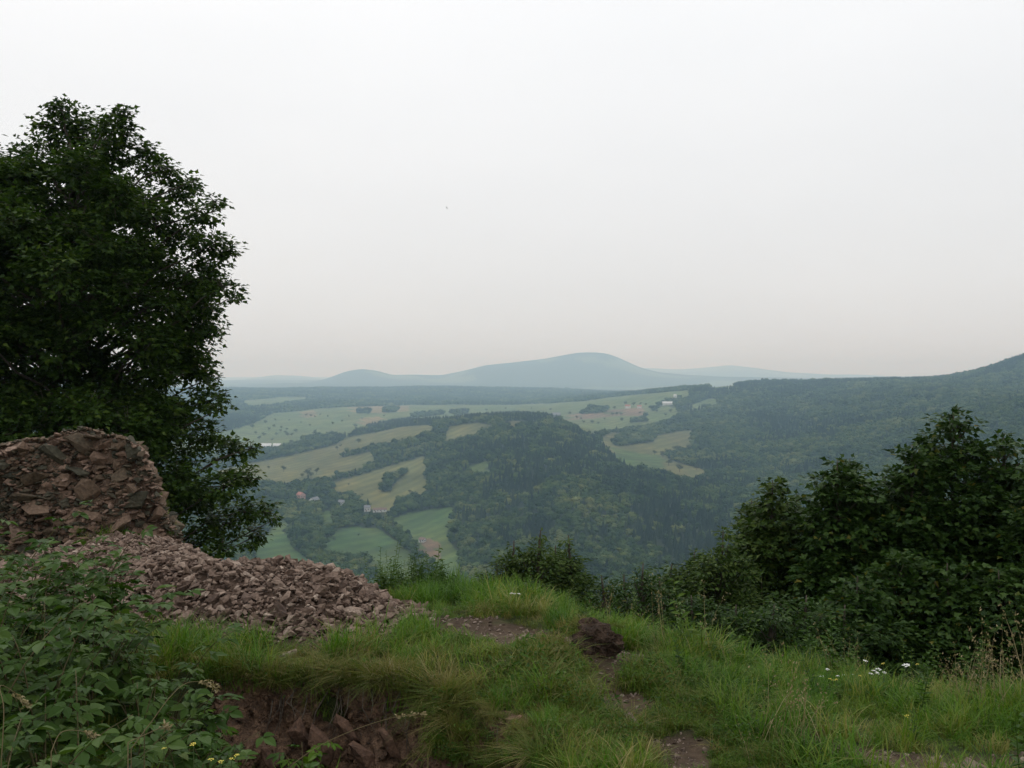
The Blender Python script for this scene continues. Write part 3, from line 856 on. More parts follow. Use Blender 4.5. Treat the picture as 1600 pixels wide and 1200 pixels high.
def build_wall():
    g = np.random.default_rng(71)
    root = empty('ruined_wall', (-4.2, WY + 0.4, -0.2), 'crumbling reddish brown rubble masonry stump in front of the big maple', 'ruin')
    inv = -np.array(root.location)
    # core
    xs = np.concatenate([np.arange(-9.5, -5.2, 0.08), np.arange(-5.2, -3.04, 0.022)])
    t = np.linspace(0, 1, 70)
    ztop = wall_top(xs); zb = -0.45
    V = np.zeros((len(xs), len(t), 3))
    for i, x in enumerate(xs):
        h = ztop[i]
        tf = np.clip(t / 0.62, 0, 1); tt = np.clip((t - 0.62) / 0.26, 0, 1); tb = np.clip((t - 0.88) / 0.12, 0, 1)
        z = zb + (h - zb) * tf
        z = np.where(t > 0.62, h - 0.10 * tt, z); z = np.where(t > 0.88, h - (h - zb) * tb, z)
        y = wall_face(np.full_like(t, x), z)
        y = y + np.where(t > 0.62, W_DEEP * tt, 0)
        V[i, :, 0], V[i, :, 1], V[i, :, 2] = x * (y / WY), y, z
    n = 0.045 * fbm3(V[..., 0] * 8, V[..., 1] * 8, V[..., 2] * 15, 63, 3)
    V[..., 1] += n; V[..., 2] += 0.8 * n * (V[..., 2] > zb + 0.05)
    a = np.arange(len(xs) - 1)[:, None] * len(t) + np.arange(len(t) - 1)[None]
    F = np.stack([a, a + len(t), a + len(t) + 1, a + 1], -1).reshape(-1, 4)
    link('mortar_core', np_mesh('mortar_core', V.reshape(-1, 3) + inv, F, MAT_MORTAR), root)
    # stones: darts from large to small
    pts = []
    def throw(count, lo, hi, tries, x0=-5.15):
        got = []
        for _ in range(tries):
            if len(got) >= count: break
            x = g.uniform(x0, -3.1); z = g.uniform(-0.25, 1.1); s = g.uniform(lo, hi)
            if z > wall_top(x) - s * 0.16: continue
            if any(abs(x - q[0]) < 0.38 * (s + q[2]) and abs(z - q[1]) < 0.17 * (s + q[2]) for q in pts[-900:]): continue
            pts.append((x, z, s)); got.append((x, z, s))
        return got
    big = throw(40, 0.2, 0.34, 2500) + throw(110, 0.13, 0.2, 8000) + throw(84, 0.095, 0.13, 9000)
    big += [(x, float(wall_top(x)) - 0.02, s) for x, s in zip(np.linspace(-5.1, -3.5, 14) + g.uniform(-0.04, 0.04, 14), g.uniform(0.14, 0.27, 14))]
    ends = []
    for _ in range(52):       # stones on the broken sloping end
        x = g.uniform(-3.66, -3.1); ends.append((x, float(wall_top(x)) + 0.055, g.uniform(0.12, 0.26), g.uniform(0.0, 0.9)))
    for (x, z, s, u) in ends:
        o = link('stone', WALL_MESH[g.integers(18)], root)
        yy = float(wall_face(x, z)) + u
        o.location = Vector((x * yy / WY, yy, z - 0.1 * u)) - root.location
        o.rotation_euler = (g.uniform(-0.5, 0.5), g.uniform(-0.2, 0.7), g.uniform(-3, 3)); o.scale = (s, s, s)
    for (x, z, s) in big[:248]:
        o = link('stone', WALL_MESH[g.integers(18)], root)
        o.location = Vector((x * float(wall_face(x, z)) / WY, float(wall_face(x, z)) - s * g.uniform(-0.05, 0.2), z)) - root.location
        o.rotation_euler = (g.uniform(-0.5, 0.5), g.normal(0, 0.3), g.uniform(-0.9, 0.9))
        o.scale = (s * g.uniform(0.8, 1.1), s * g.uniform(0.7, 1.1), s * g.uniform(0.8, 1.5))
    m = 5200
    x = g.uniform(-5.4, -3.08, m); z = -0.3 + g.random(m) * (wall_top(x) + 0.3)
    s = 0.035 + 0.075 * g.random(m)**2
    y = wall_face(x, z) + s * g.uniform(-0.45, 0.05, m)
    top = (g.random(m) < 0.2) | ((x > -3.65) & (g.random(m) < 0.6))
    z = np.where(top, wall_top(x) + 0.05, z); y = np.where(top, y + g.uniform(0, 0.9, m), y); x = np.where(top, x * y / WY, x); z = np.where(top, z - 0.1 * (y - wall_face(x, z)), z)
    rot = np.stack([g.uniform(-0.5, 0.5, m), g.uniform(-0.5, 0.5, m), g.uniform(-3, 3, m)], 1)
    o = link('rubble_fill', join_shards('rubble_fill', np.stack([x, y, z], 1) + inv, s, rot, MAT_WALLSTONE, g), root)
    tag(o, kind='stuff')
build_wall()

def build_pile():
    g = np.random.default_rng(81)
    root = empty('rubble_pile', (-1.9, 7.3, 0.0), 'low spread heap of broken reddish stones beside the ruined wall', 'rubble')
    inv = np.array(root.location)
    m = 52000
    x = g.uniform(-4.3, -0.35, m); y = g.uniform(5.6, 9.7, m)
    _, sd = pile_h(x, y)
    sdj = sd + 0.10 * fbm2(x * 3, y * 3, 84, 2)
    keep = (sdj > 0) | (g.random(m) < 0.1 * np.exp(sdj / 0.13))
    keep &= ~((x < -3.1) & (y > wall_face(x, 0)))
    x, y, sd = x[keep][:15000], y[keep][:15000], sd[keep][:15000]
    z = ground_z(x, y)
    m = len(x)
    front = sstep(0.9, -0.1, sd)
    s = 0.022 + 0.032 * g.random(m) + 0.085 * g.random(m)**9 + 0.022 * front * g.random(m)
    rot = np.stack([g.normal(0, 0.45, m), g.normal(0, 0.45, m), g.uniform(-3.14, 3.14, m)], 1)
    zz = z + s * 0.12 + 0.05 * g.random(m) * sstep(0, 0.3, sd)
    vis = s * 1500 / y
    order = np.argsort(-vis)
    for i in order[:300]:
        o = link('stone', RUBBLE_MESH[g.integers(18)], root)
        o.location = (x[i] - inv[0], y[i] - inv[1], zz[i] + 0.012 - inv[2])
        o.rotation_euler = rot[i]
        o.scale = (s[i],) * 3
    k = order[300:]
    o = link('loose_rubble', join_shards('loose_rubble', np.stack([x, y, zz], 1)[k] - inv, s[k], rot[k], MAT_RUBBLE, g), root)
    tag(o, kind='stuff')
build_pile()

# ---------------------------------------------------------------- broken earth bank of the hollow
SLAB_MESH = shard_meshes('slab_shard', rough_mat('reddish_slab', [(0.3, (0.06, 0.036, 0.026)), (0.7, (0.17, 0.1, 0.068))], scale=8, bump=0.7))
def build_bank():
    xs = np.arange(-1.6, 0.12, 0.011); t = np.linspace(0, 1, 60)
    X, T = np.meshgrid(xs, t, indexing='ij')
    rim_y = np.interp(X, _rx, _ry)
    dep = hollow_depth(X) + 0.03
    zt = ground_z(xs, np.interp(xs, _rx, _ry) + 0.13)[:, None] + 0.006
    Z = zt - dep * T
    # slanting slabs and crevices, overhung by the turf above
    sl = X * 5.5 + Z * 3.2
    ridge = 1 - np.abs(noise2(sl, Z * 1.2, 91))
    out = 0.17 * (ridge**2 - 0.45) + 0.06 * fbm2(X * 9, Z * 9, 92, 3) + 0.045 * noise2(X * 28, Z * 24, 93) + 0.02 * noise2(X * 60, Z * 60, 95)
    Y = rim_y + 0.02 - 0.30 * T**1.4 - out * np.sin(np.clip(T * 1.3, 0, 1) * 3.14 * 0.5) + 0.05 * np.sin(T * 3.14)
    # the lip runs back under the turf
    lip_y = np.interp(xs, _rx, _ry)[:, None] + np.array([[0.24, 0.16, 0.09]])
    lip_z = np.concatenate([ground_z(xs, lip_y[:, 0])[:, None] - 0.03, ground_z(xs, lip_y[:, 1])[:, None] + 0.004, zt + 0.008], 1)
    X = np.concatenate([np.repeat(xs[:, None], 3, 1), X], 1); Y = np.concatenate([lip_y, Y], 1); Z = np.concatenate([lip_z, Z], 1)
    V = np.stack([X, Y, Z], -1).reshape(-1, 3)
    n = len(t) + 3
    a = np.arange(len(xs) - 1)[:, None] * n + np.arange(n - 1)[None]
    F = np.stack([a, a + 1, a + n + 1, a + n], -1).reshape(-1, 4)
    o = link('earth_bank', np_mesh('earth_bank', V, F, MAT_SOIL, False))
    tag(o, 'crumbling brown earth bank under overhanging turf', 'bank', kind='structure')
    g = np.random.default_rng(94)
    m = 900
    i = g.integers(0, len(V), m); pp = V[i] + np.array([0, -0.012, 0])
    crumbs = link('crumbs', join_shards('crumbs', pp, 0.012 + 0.05 * g.random(m)**3, g.normal(0, 0.8, (m, 3)), MAT_SOIL, g), o)
    tag(crumbs, kind='stuff')
    for k_ in range(26):       # roots hanging out of the bank
        x = g.uniform(-1.4, 0.0); y = float(np.interp(x, _rx, _ry)) - 0.05; z = float(ground_z(x, y + 0.18)) - g.uniform(0.02, 0.12)
        L_ = g.uniform(0.08, 0.24)
        rt = MB().tube([Vector((x, y + 0.05, z)), Vector((x + g.normal(0, 0.02), y - 0.06, z - L_ * 0.35)), Vector((x + g.normal(0, 0.05), y - 0.10, z - L_))], [0.004, 0.003, 0.001], 4)
        link('root', rt.mesh('root', MAT_BARK), o)
    for (x, dz, s) in [(-1.12, 0.2, 0.3), (-0.98, 0.27, 0.26), (-0.86, 0.18, 0.24), (-0.74, 0.3, 0.3), (-0.62, 0.22, 0.2), (-0.45, 0.3, 0.22), (-0.3, 0.26, 0.17), (-1.25, 0.32, 0.2), (-0.2, 0.3, 0.14), (-0.55, 0.36, 0.15)]:
        y = float(np.interp(x, _rx, _ry)); z = float(ground_z(x, y + 0.13)) - dz
        q = link('slab', SLAB_MESH[g.integers(18)], o, (x, y - 0.12 - 0.3 * (dz / 0.46)**1.4 * 0.75, z))
        q.rotation_euler = (g.uniform(-0.3, 0.1), g.uniform(0.75, 1.1), g.uniform(-0.3, 0.3)); q.scale = (s, s * 0.5, s * 0.8)
build_bank()

def earth_clod(name, loc, size, seed, label):
    """lump of torn turf and soil"""
    v, f = ico(4)
    d = 1 + 0.5 * fbm3(v[:, 0]*1.6, v[:, 1]*1.6, v[:, 2]*1.6, seed, 4) + 0.10 * noise3(v[:, 0]*8, v[:, 1]*8, v[:, 2]*8, seed + 3)
    v = v * d[:, None] * np.array(size)
    o = link(name, np_mesh(name, v, f, rough_mat('root_soil', [(0.3, (0.02, 0.014, 0.01)), (0.55, (0.06, 0.038, 0.026)), (0.8, (0.12, 0.078, 0.054))], scale=16, bump=0.9), False), None, loc)
    return tag(o, label, 'clod')
_x, _y = 0.50, 5.62
earth_clod('earth_clod', (_x, _y, float(ground_z(_x, _y)) + 0.07), (0.14, 0.11, 0.11), 7, 'dark torn clod of earth and roots at end of bare strip')

# loose stones lying on the turf and paths, each its own thing
MAT_PATHSTONE = rough_mat('path_stone', [(0.0, (0.1, 0.075, 0.062)), (0.5, (0.17, 0.125, 0.1)), (1.0, (0.3, 0.24, 0.2))], scale=10, bump=0.5, use_rnd=True, mix_random=0.5)
PATH_MESH = shard_meshes('path_shard', MAT_PATHSTONE)
def path_stones():
    g = np.random.default_rng(87)
    spots = [  # column, distance, size, label
        (672, 6.62, 0.12, 'pale pink stone alone on the grass past the tip of the rubble'),
        (642, 6.15, 0.13, 'greyish stone half sunk in grass below the rubble tip'),
        (662, 5.98, 0.16, 'long flat tan stone lying in the grass below the rubble'),
        (730, 6.28, 0.08, 'small pale stone at left end of the bare earth strip'),
        (615, 5.85, 0.09, 'small grey stone in the grass under the pile front'),
        (822, 5.98, 0.10, 'flat pale stone in the middle of the bare earth strip'),
        (905, 5.32, 0.09, 'stone beneath the dark earth clod'),
        (855, 5.35, 0.13, 'rounded brown stone on the worn slope below the earth strip'),
        (893, 4.98, 0.2, 'broad flat brown stone in the trodden step'),
        (975, 4.6, 0.2, 'low brown boulder beside the trodden step'),
        (1482, 4.22, 0.07, 'small whitish stone on the stony patch at lower right'),
        (1497, 4.12, 0.24, 'large flat grey slab on the stony patch at lower right'),
        (1530, 4.25, 0.17, 'long tan stone behind the slab at lower right'),
        (1466, 4.2, 0.14, 'upright grey stone left of the slab at lower right'),
        (1545, 4.05, 0.09, 'little brown stone in front of the slab at lower right'),
        (1590, 4.2, 0.16, 'brown stone at the right frame edge'),
    ]
    for px_, d, s, lab in spots:
        x, y, z = near_pt(px_, d)
        o = link('stone', PATH_MESH[g.integers(18)], None, (x, y, z + s * 0.1))
        o.rotation_euler = (g.uniform(-0.2, 0.2), g.uniform(-0.2, 0.2), g.uniform(-3, 3)); o.scale = (s, s, s * 0.9)
        tag(o, lab, 'stone')
path_stones()

def gravel():
    """small chips strewn over the bare patches and the bank foot"""
    g = np.random.default_rng(88)
    m = 60000
    x, y = g.uniform(-2, 3.2, m), g.uniform(3.4, 6.9, m)
    k = (bareness(x, y) * g.random(m) > 0.45) & (rim_s(x, y) < -0.05)
    x, y = x[k][:1300], y[k][:1300]; n = len(x)
    s = 0.008 + 0.035 * g.random(n)**3
    o = link('path_gravel', join_shards('path_gravel', np.stack([x, y, ground_z(x, y) + s * 0.1], 1), s, g.normal(0, 0.5, (n, 3)) * [1, 1, 6], MAT_PATHSTONE, g))
    tag(o, 'small stone chips strewn over the bare trodden patches', 'gravel', kind='stuff')
gravel()
# ---------------------------------------------------------------- trees and shrubs
LEAF5 = (np.array([(0, 0, 0), (0.20, 0.05, 0.02), (0.5, 0.30, 0.06), (0.24, 0.42, 0.05), (0.36, 0.74, 0.02), (0, 1.0, -0.06), (-0.36, 0.74, 0.02), (-0.24, 0.42, 0.05), (-0.5, 0.30, 0.06), (-0.20, 0.05, 0.02)]),
         np.array([(0, 1, 2), (0, 2, 3), (0, 3, 5), (3, 4, 5), (0, 5, 7), (7, 5, 6), (0, 7, 8), (0, 8, 9)]))
LEAF3 = (np.array([(0, 0, 0), (0.46, 0.34, 0.06), (0.2, 0.55, 0.03), (0, 1.0, -0.08), (-0.2, 0.55, 0.03), (-0.46, 0.34, 0.06)]),
         np.array([(0, 1, 2), (0, 2, 3), (0, 3, 4), (0, 4, 5)]))
OVAL = (np.array([(0, 0, 0), (0.2, 0.3, 0.05), (0.17, 0.65, 0.03), (0, 1.0, -0.08), (-0.17, 0.65, 0.03), (-0.2, 0.3, 0.05)]),
        np.array([(0, 1, 2), (0, 2, 3), (0, 3, 4), (0, 4, 5)]))

def unit(v): return v / np.maximum(np.linalg.norm(v, axis=-1, keepdims=True), 1e-9)

def leaf_batch(pos, tip, nrm, size, tmpl, rnd):
    t = unit(tip); n = unit(nrm - t * np.sum(nrm * t, -1, keepdims=True)); b = np.cross(t, n)
    tv, tf = tmpl
    v = pos[:, None] + size[:, None, None] * (tv[None, :, 0:1] * b[:, None] + tv[None, :, 1:2] * t[:, None] + tv[None, :, 2:3] * n[:, None])
    f = tf[None] + (np.arange(len(pos)) * len(tv))[:, None, None]
    return v.reshape(-1, 3), f.reshape(-1, 3), np.repeat(rnd, len(tv))

def clump_leaves(clumps, g, size, axis_xy, per_m2=240.0, flat=0.8, lift=0.25):
    """leaf positions on twigs radiating through every clump (x, y, z, r)"""
    P, T, Nn = [], [], []
    for (cx_, cy_, cz_, r) in clumps:
        n = max(int(per_m2 * r * r * 4.2), 30); tw = max(n // 11, 4)
        d = unit(g.normal(size=(tw, 3)) + np.array([0, 0, lift]))
        d2 = d * np.array([1, 1, flat])
        ln = r * (0.5 + 0.55 * g.random(tw))
        k = n // tw
        f = 0.35 + 0.65 * g.random((tw, k))**0.7
        base = np.array([cx_, cy_, cz_]) + d2[:, None] * (ln[:, None] * f)[..., None]
        side = g.normal(size=(tw, k, 3)) * np.array([1, 1, 0.35])
        base = base + side * 0.07 * (size / 0.12)
        outw = unit(np.array([cx_, cy_, 0]) - np.array([axis_xy[0], axis_xy[1], 0]) + 1e-6)
        tip = d[:, None] * 0.5 + unit(side) * 0.9 + outw * 0.25 + np.array([0, 0, -0.28])
        nrm = np.array([0, 0, 1.0]) + 0.42 * g.normal(size=(tw, k, 3)) + 0.3 * d[:, None]
        P.append(base.reshape(-1, 3)); T.append(tip.reshape(-1, 3)); Nn.append(nrm.reshape(-1, 3))
    return np.concatenate(P), np.concatenate(T), np.concatenate(Nn)

def limb(mb, a, b, r0, r1, g, n=6, wob=0.05, seg=5, sag=0.0):
    a, b = np.array(a, float), np.array(b, float)
    L = np.linalg.norm(b - a)
    pts = []
    for i in range(seg + 1):
        t = i / seg
        p = a + (b - a) * t
        if 0 < i < seg: p = p + g.normal(size=3) * wob * L * 0.4
        p[2] += sag * L * math.sin(t * math.pi)
        pts.append(p)
    mb.tube(pts, [r0 + (r1 - r0) * i / seg for i in range(seg + 1)], n)
    return pts

MAT_MAPLE = leaf_mat('maple_leaf', [(0.0, (0.014, 0.032, 0.005)), (0.5, (0.03, 0.06, 0.009)), (0.9, (0.054, 0.094, 0.014)), (1.0, (0.095, 0.135, 0.024))], trans=0.3, rough=0.45)
MAT_SHRUB = leaf_mat('shrub_leaf', [(0.0, (0.013, 0.034, 0.006)), (0.5, (0.027, 0.058, 0.010)), (0.97, (0.046, 0.085, 0.016)), (1.0, (0.13, 0.115, 0.02))], trans=0.2, rough=0.45)
MAT_HAZEL = leaf_mat('bush_leaf', [(0.0, (0.02, 0.043, 0.007)), (0.5, (0.04, 0.074, 0.013)), (1.0, (0.08, 0.115, 0.025))], trans=0.2, rough=0.5)

def finish_tree(name, label, group, base, mb, clumps, g, size, tmpl, mat, axis_xy, per=240.0, lift=0.25, cat='tree', flat=0.8, mesh_name='crown'):
    root = empty(name, base, label, cat, group)
    inv = np.array(base)
    mb.v = [tuple(np.array(q) - inv) for q in mb.v]
    link('trunk', mb.mesh('trunk', MAT_BARK, True), root)
    P, T, Nn = clump_leaves(clumps, g, size, axis_xy, per, flat, lift)
    s = size * g.uniform(0.65, 1.15, len(P))
    v, f, a = leaf_batch(P - inv, T, Nn, s, tmpl, g.random(len(P)))
    link('crown', np_mesh(mesh_name, v, f, mat, False, {'rnd': a}), root)
    return len(P)

def at(px_, py_, d):
    return np.array([(px_ - CX) / FPX * d, d, EYE - (py_ - HY) / FPX * d])

def big_maple():
    g = np.random.default_rng(31)
    D = 22.0; k = D / FPX
    out = [(60, 255, 62), (18, 285, 58), (105, 205, 60), (95, 170, 26), (150, 215, 52), (183, 200, 38), (192, 175, 18), (190, 240, 40), (235, 262, 34), (230, 235, 18), (262, 262, 26), (278, 300, 44), (300, 285, 18), (318, 335, 34), (335, 315, 18),
           (330, 385, 40), (355, 395, 22), (320, 430, 48), (350, 450, 28), (366, 462, 14), (300, 470, 50), (325, 478, 24), (275, 520, 44), (262, 560, 52), (305, 575, 36), (330, 590, 24), (318, 625, 38), (342, 640, 18), (318, 680, 44), (345, 620, 14),
           (365, 705, 36), (392, 700, 16), (385, 745, 28), (350, 760, 46), (385, 800, 34), (415, 800, 24), (428, 812, 10), (395, 840, 26), (335, 820, 50), (300, 850, 36), (345, 858, 26), (290, 780, 60), (265, 720, 62), (240, 650, 62), (255, 830, 48),
           (-20, 325, 70), (-60, 350, 70), (-120, 390, 80), (-170, 420, 80), (-190, 520, 85), (-180, 620, 85), (-130, 700, 80)]
    clumps = []
    for (a, b, r) in out:
        p = at(a, b, D + g.uniform(-1.2, 1.2)); clumps.append((*p, r * k * 1.02))
    # body of the crown
    cen = at(95, 500, D)
    tries = 0; body = []
    while len(body) < 135 and tries < 6000:
        tries += 1
        q = g.uniform(-1, 1, 3)
        if not 0.3 < np.linalg.norm(q) < 0.93: continue
        p = cen + q * np.array([3.55, 3.6, 4.35])
        if q[1] > 0.55: continue
        if any(np.linalg.norm(p - b_) < 0.72 for b_ in body): continue
        body.append(p); clumps.append((*p, g.uniform(0.62, 0.95)))
    for _ in range(34):      # lower skirt behind the wall
        p = at(g.uniform(-120, 300), g.uniform(640, 800), D + g.uniform(-2.2, 1.0)); clumps.append((*p, g.uniform(0.55, 0.8)))
    bx, by = float((128 - CX) / FPX * D), D
    bz = float(ground_z(bx, by))
    mb = MB()
    top = at(110, 230, D)
    trunk = [np.array([bx, by, bz - 0.3]), np.array([bx + 0.05, by, bz + 2]), np.array([bx - 0.1, by, bz + 5]), np.array([bx - 0.05, by + 0.1, bz + 8]), np.array([bx - 0.2, by, bz + 11]), top]
    mb.tube(trunk, [0.42, 0.33, 0.28, 0.2, 0.12, 0.03], 10)
    tz = [q[2] for q in trunk]
    for c in clumps:
        zt = min(max(c[2] - 0.55 * math.hypot(c[0] - bx, c[1] - by) - 0.4, bz + 1.2), top[2] - 0.5)
        a = np.array([np.interp(zt, tz, [q[0] for q in trunk]), np.interp(zt, tz, [q[1] for q in trunk]), zt])
        limb(mb, a, c[:3], 0.05, 0.01, g, 5, 0.05, 5, 0.05)
        for _ in range(7):
            d = unit(g.normal(size=3) + np.array([0, 0, 0.3])) * c[3] * 0.85
            limb(mb, c[:3], np.array(c[:3]) + d * [1, 1, 0.8], 0.012, 0.004, g, 3, 0.04, 2)
    n = finish_tree('maple_tree', 'tall dark maple towering behind the ruined wall at left', None, (bx, by, bz), mb, clumps, g, 0.136, LEAF3, MAT_MAPLE, (bx, by), per=300.0)
    print('maple leaves', n)
big_maple()

def sapling(name, label, group, leaders, d, seed, size=0.097, tmpl=LEAF3, mat=MAT_SHRUB, per=390.0, spread=1.0, drop=0.0):
    """leaders: (column, row of tip, half width in px at its foot, row where it merges below)"""
    g = np.random.default_rng(seed)
    mb = MB(); clumps = []
    cx_ = np.mean([l[0] for l in leaders])
    bx = float((cx_ - CX) / FPX * d); bz = float(ground_z(bx, d))
    base = (bx, d, bz)
    for (a, b, hw, low) in leaders:
        dd = d + g.uniform(-0.5, 0.5) * spread
        tip = at(a, b, dd); foot = at(a + g.uniform(-8, 8), low, dd)
        w = hw * dd / FPX
        z0 = float(ground_z(foot[0], foot[1]))
        root_pt = np.array([bx + (foot[0] - bx) * 0.35, d + (dd - d) * 0.4, bz - 0.1])
        Lh = tip[2] - foot[2]
        st = limb(mb, root_pt, foot, 0.05, 0.03, g, 6, 0.03, 4)
        limb(mb, foot, tip, 0.03, 0.006, g, 5, 0.012, 6)
        clumps.append((*(tip - [0, 0, 0.06]), 0.085)); clumps.append((*(tip - [0, 0, 0.2]), 0.12))
        z = 0.24
        while z < Lh + 0.9:
            f = min(z / max(Lh, 0.2), 1.25)
            rad = w * f**0.75
            cr = np.clip(0.14 + 0.3 * f * w, 0.14, 0.42)
            k = max(int(2 * math.pi * rad / (cr * 1.35)), 1)
            ph = g.uniform(0, 6.28)
            for i in range(k):
                an = ph + 6.283 * i / k + g.uniform(-0.3, 0.3)
                rr = rad * g.uniform(0.6, 1.1)
                c = np.array([tip[0] + (foot[0] - tip[0]) * min(f, 1) + rr * math.cos(an), tip[1] + rr * math.sin(an) * 0.9, tip[2] - z + g.uniform(-0.12, 0.12) + 0.12 * rr])
                clumps.append((*c, cr * g.uniform(0.8, 1.2)))
                limb(mb, (tip[0] + (foot[0] - tip[0]) * min(f, 1), tip[1], tip[2] - z - 0.15 - 0.3 * rr), c, 0.012, 0.004, g, 3, 0.05, 3)
            z += cr * 0.95
    n = finish_tree(name, label, group, base, mb, clumps, g, size, tmpl, mat, (bx, d), per=per, lift=0.35, cat='shrub' if 'shrub' in name or 'bush' in name else 'tree', flat=0.75)
    print(name, n, len(clumps))

sapling('maple_sapling', 'tallest dark maple sapling at right with a pointed leader', 'maple saplings along the right edge of the hilltop',
        [(1490, 640, 95, 860), (1425, 695, 60, 860), (1568, 678, 70, 860), (1450, 780, 70, 960), (1530, 800, 80, 960)], 12.5, 401)
sapling('maple_sapling', 'bushy maple sapling cut off by the right frame edge', 'maple saplings along the right edge of the hilltop',
        [(1635, 720, 80, 900), (1590, 830, 60, 980), (1680, 740, 80, 950)], 11.8, 402)
sapling('maple_sapling', 'mid height maple sapling with two pointed tips left of the tallest', 'maple saplings along the right edge of the hilltop',
        [(1308, 718, 62, 860), (1328, 716, 40, 820), (1352, 758, 48, 880), (1395, 745, 50, 880), (1300, 830, 70, 960)], 13.0, 403)
sapling('maple_sapling', 'slender lighter sapling at left end of the sapling row', 'maple saplings along the right edge of the hilltop',
        [(1207, 750, 36, 860), (1174, 780, 30, 860), (1245, 770, 45, 880), (1180, 840, 60, 950), (1240, 850, 60, 960)], 13.4, 404, mat=MAT_HAZEL)
sapling('maple_sapling', 'dark low maple sapling standing in front of the tallest one', 'maple saplings along the right edge of the hilltop',
        [(1400, 860, 80, 1000), (1480, 880, 90, 1010), (1340, 900, 70, 1000), (1560, 890, 90, 1010)], 11.0, 405)
sapling('rounded_bush', 'low rounded bush stepping down left of the saplings', 'bushes on the hilltop rim',
        [(1130, 828, 50, 930), (1085, 862, 50, 950), (1050, 880, 45, 960), (1120, 890, 60, 980), (1190, 900, 60, 990)], 12.4, 406, size=0.075, mat=MAT_HAZEL, tmpl=OVAL, per=480)
sapling('rounded_bush', 'small dark bush between the central bush and the saplings', 'bushes on the hilltop rim',
        [(1005, 880, 34, 960), (975, 897, 30, 960), (940, 900, 30, 960), (1030, 905, 40, 980), (1080, 930, 45, 990)], 10.6, 407, size=0.065, tmpl=OVAL, per=520)
sapling('rounded_bush', 'dark leafy bush at the foot of the saplings above the flowers', 'bushes on the hilltop rim',
        [(1260, 930, 60, 1000), (1210, 945, 50, 1000), (1150, 945, 50, 1000), (1320, 945, 60, 1010)], 10.2, 408, size=0.075, tmpl=OVAL, per=480)
sapling('twiggy_bush', 'bush with three spiky tops in the centre of the rim', 'bushes on the hilltop rim',
        [(803, 845, 34, 920), (845, 828, 42, 920), (888, 836, 22, 915), (868, 852, 36, 925), (825, 862, 44, 930), (775, 878, 32, 930), (900, 880, 28, 930), (850, 885, 60, 940), (810, 895, 50, 940)], 10.2, 409, size=0.055, mat=MAT_HAZEL, tmpl=OVAL, per=900)
# ---------------------------------------------------------------- grass and low herbs
GRASS_STOPS = [(0.0, (0.026, 0.066, 0.007)), (0.35, (0.06, 0.142, 0.013)), (0.65, (0.112, 0.19, 0.022)), (0.85, (0.17, 0.185, 0.042)), (1.0, (0.28, 0.24, 0.1))]
MAT_GRASS = leaf_mat('grass_blade', GRASS_STOPS, trans=0.3, rough=0.5, instance_random=True, patch=0.7)
MAT_OLIVE = leaf_mat('olive_grass', [(0.0, (0.034, 0.062, 0.008)), (0.35, (0.078, 0.11, 0.016)), (0.65, (0.135, 0.132, 0.033)), (1.0, (0.24, 0.18, 0.08))], trans=0.3, rough=0.55, instance_random=True, patch=0.7)
MAT_HERB = leaf_mat('herb_leaf', [(0.0, (0.02, 0.05, 0.006)), (0.5, (0.046, 0.095, 0.011)), (1.0, (0.09, 0.14, 0.022))], trans=0.25, rough=0.5, instance_random=True, patch=0.7)
MAT_STRAW = leaf_mat('straw', [(0.0, (0.15, 0.12, 0.06)), (1.0, (0.32, 0.26, 0.15))], trans=0.15, rough=0.6)

def blades(g, n, rad, h0, h1, width, bend, lean=(0, 0)):
    """ribbons of four joints bending over"""
    th = g.uniform(0, 6.283, n); rr = rad * np.sqrt(g.random(n))
    base = np.stack([rr*np.cos(th), rr*np.sin(th), np.zeros(n) - 0.015], 1)
    h = g.uniform(h0, h1, n); az = g.uniform(0, 6.283, n); bd = bend * g.uniform(0.3, 1.4, n)
    d = np.stack([np.cos(az), np.sin(az)], 1)
    d = d + np.array(lean); d /= np.maximum(np.linalg.norm(d, axis=1, keepdims=True), 0.3)
    side = np.stack([-d[:, 1], d[:, 0], np.zeros(n)], 1)
    V = []; W = [1.0, 0.95, 0.7]
    for i, t in enumerate((0.0, 0.35, 0.7, 1.0)):
        fwd = h * bd * t**1.8
        up = h * (t - 0.45 * np.minimum(bd, 1.6) * t**2.4)
        c = base + np.concatenate([d * fwd[:, None], up[:, None]], 1)
        if i < 3:
            w = width * W[i] * g.uniform(0.7, 1.2, n)
            V += [c - side * w[:, None] * 0.5, c + side * w[:, None] * 0.5]
        else: V += [c]
    V = np.stack(V, 1)
    T = np.array([(0, 1, 3), (0, 3, 2), (2, 3, 5), (2, 5, 4), (4, 5, 6)])
    F = (T[None] + (np.arange(n) * 7)[:, None, None]).reshape(-1, 3)
    return V.reshape(-1, 3), F, np.repeat(g.random(n), 7)

def merge(parts):
    V, F, A = [], [], []; n = 0
    for v, f, a in parts:
        V.append(v); F.append(f + n); A.append(a); n += len(v)
    return np.concatenate(V), np.concatenate(F), np.concatenate(A)

def tuft(seed, n, rad, h0, h1, width, bend, mat, lean=(0, 0)):
    g = np.random.default_rng(seed)
    v, f, a = blades(g, n, rad, h0, h1, width, bend, lean)
    return np_mesh('tuft_%d' % seed, v, f, mat, False, {'rnd': a})

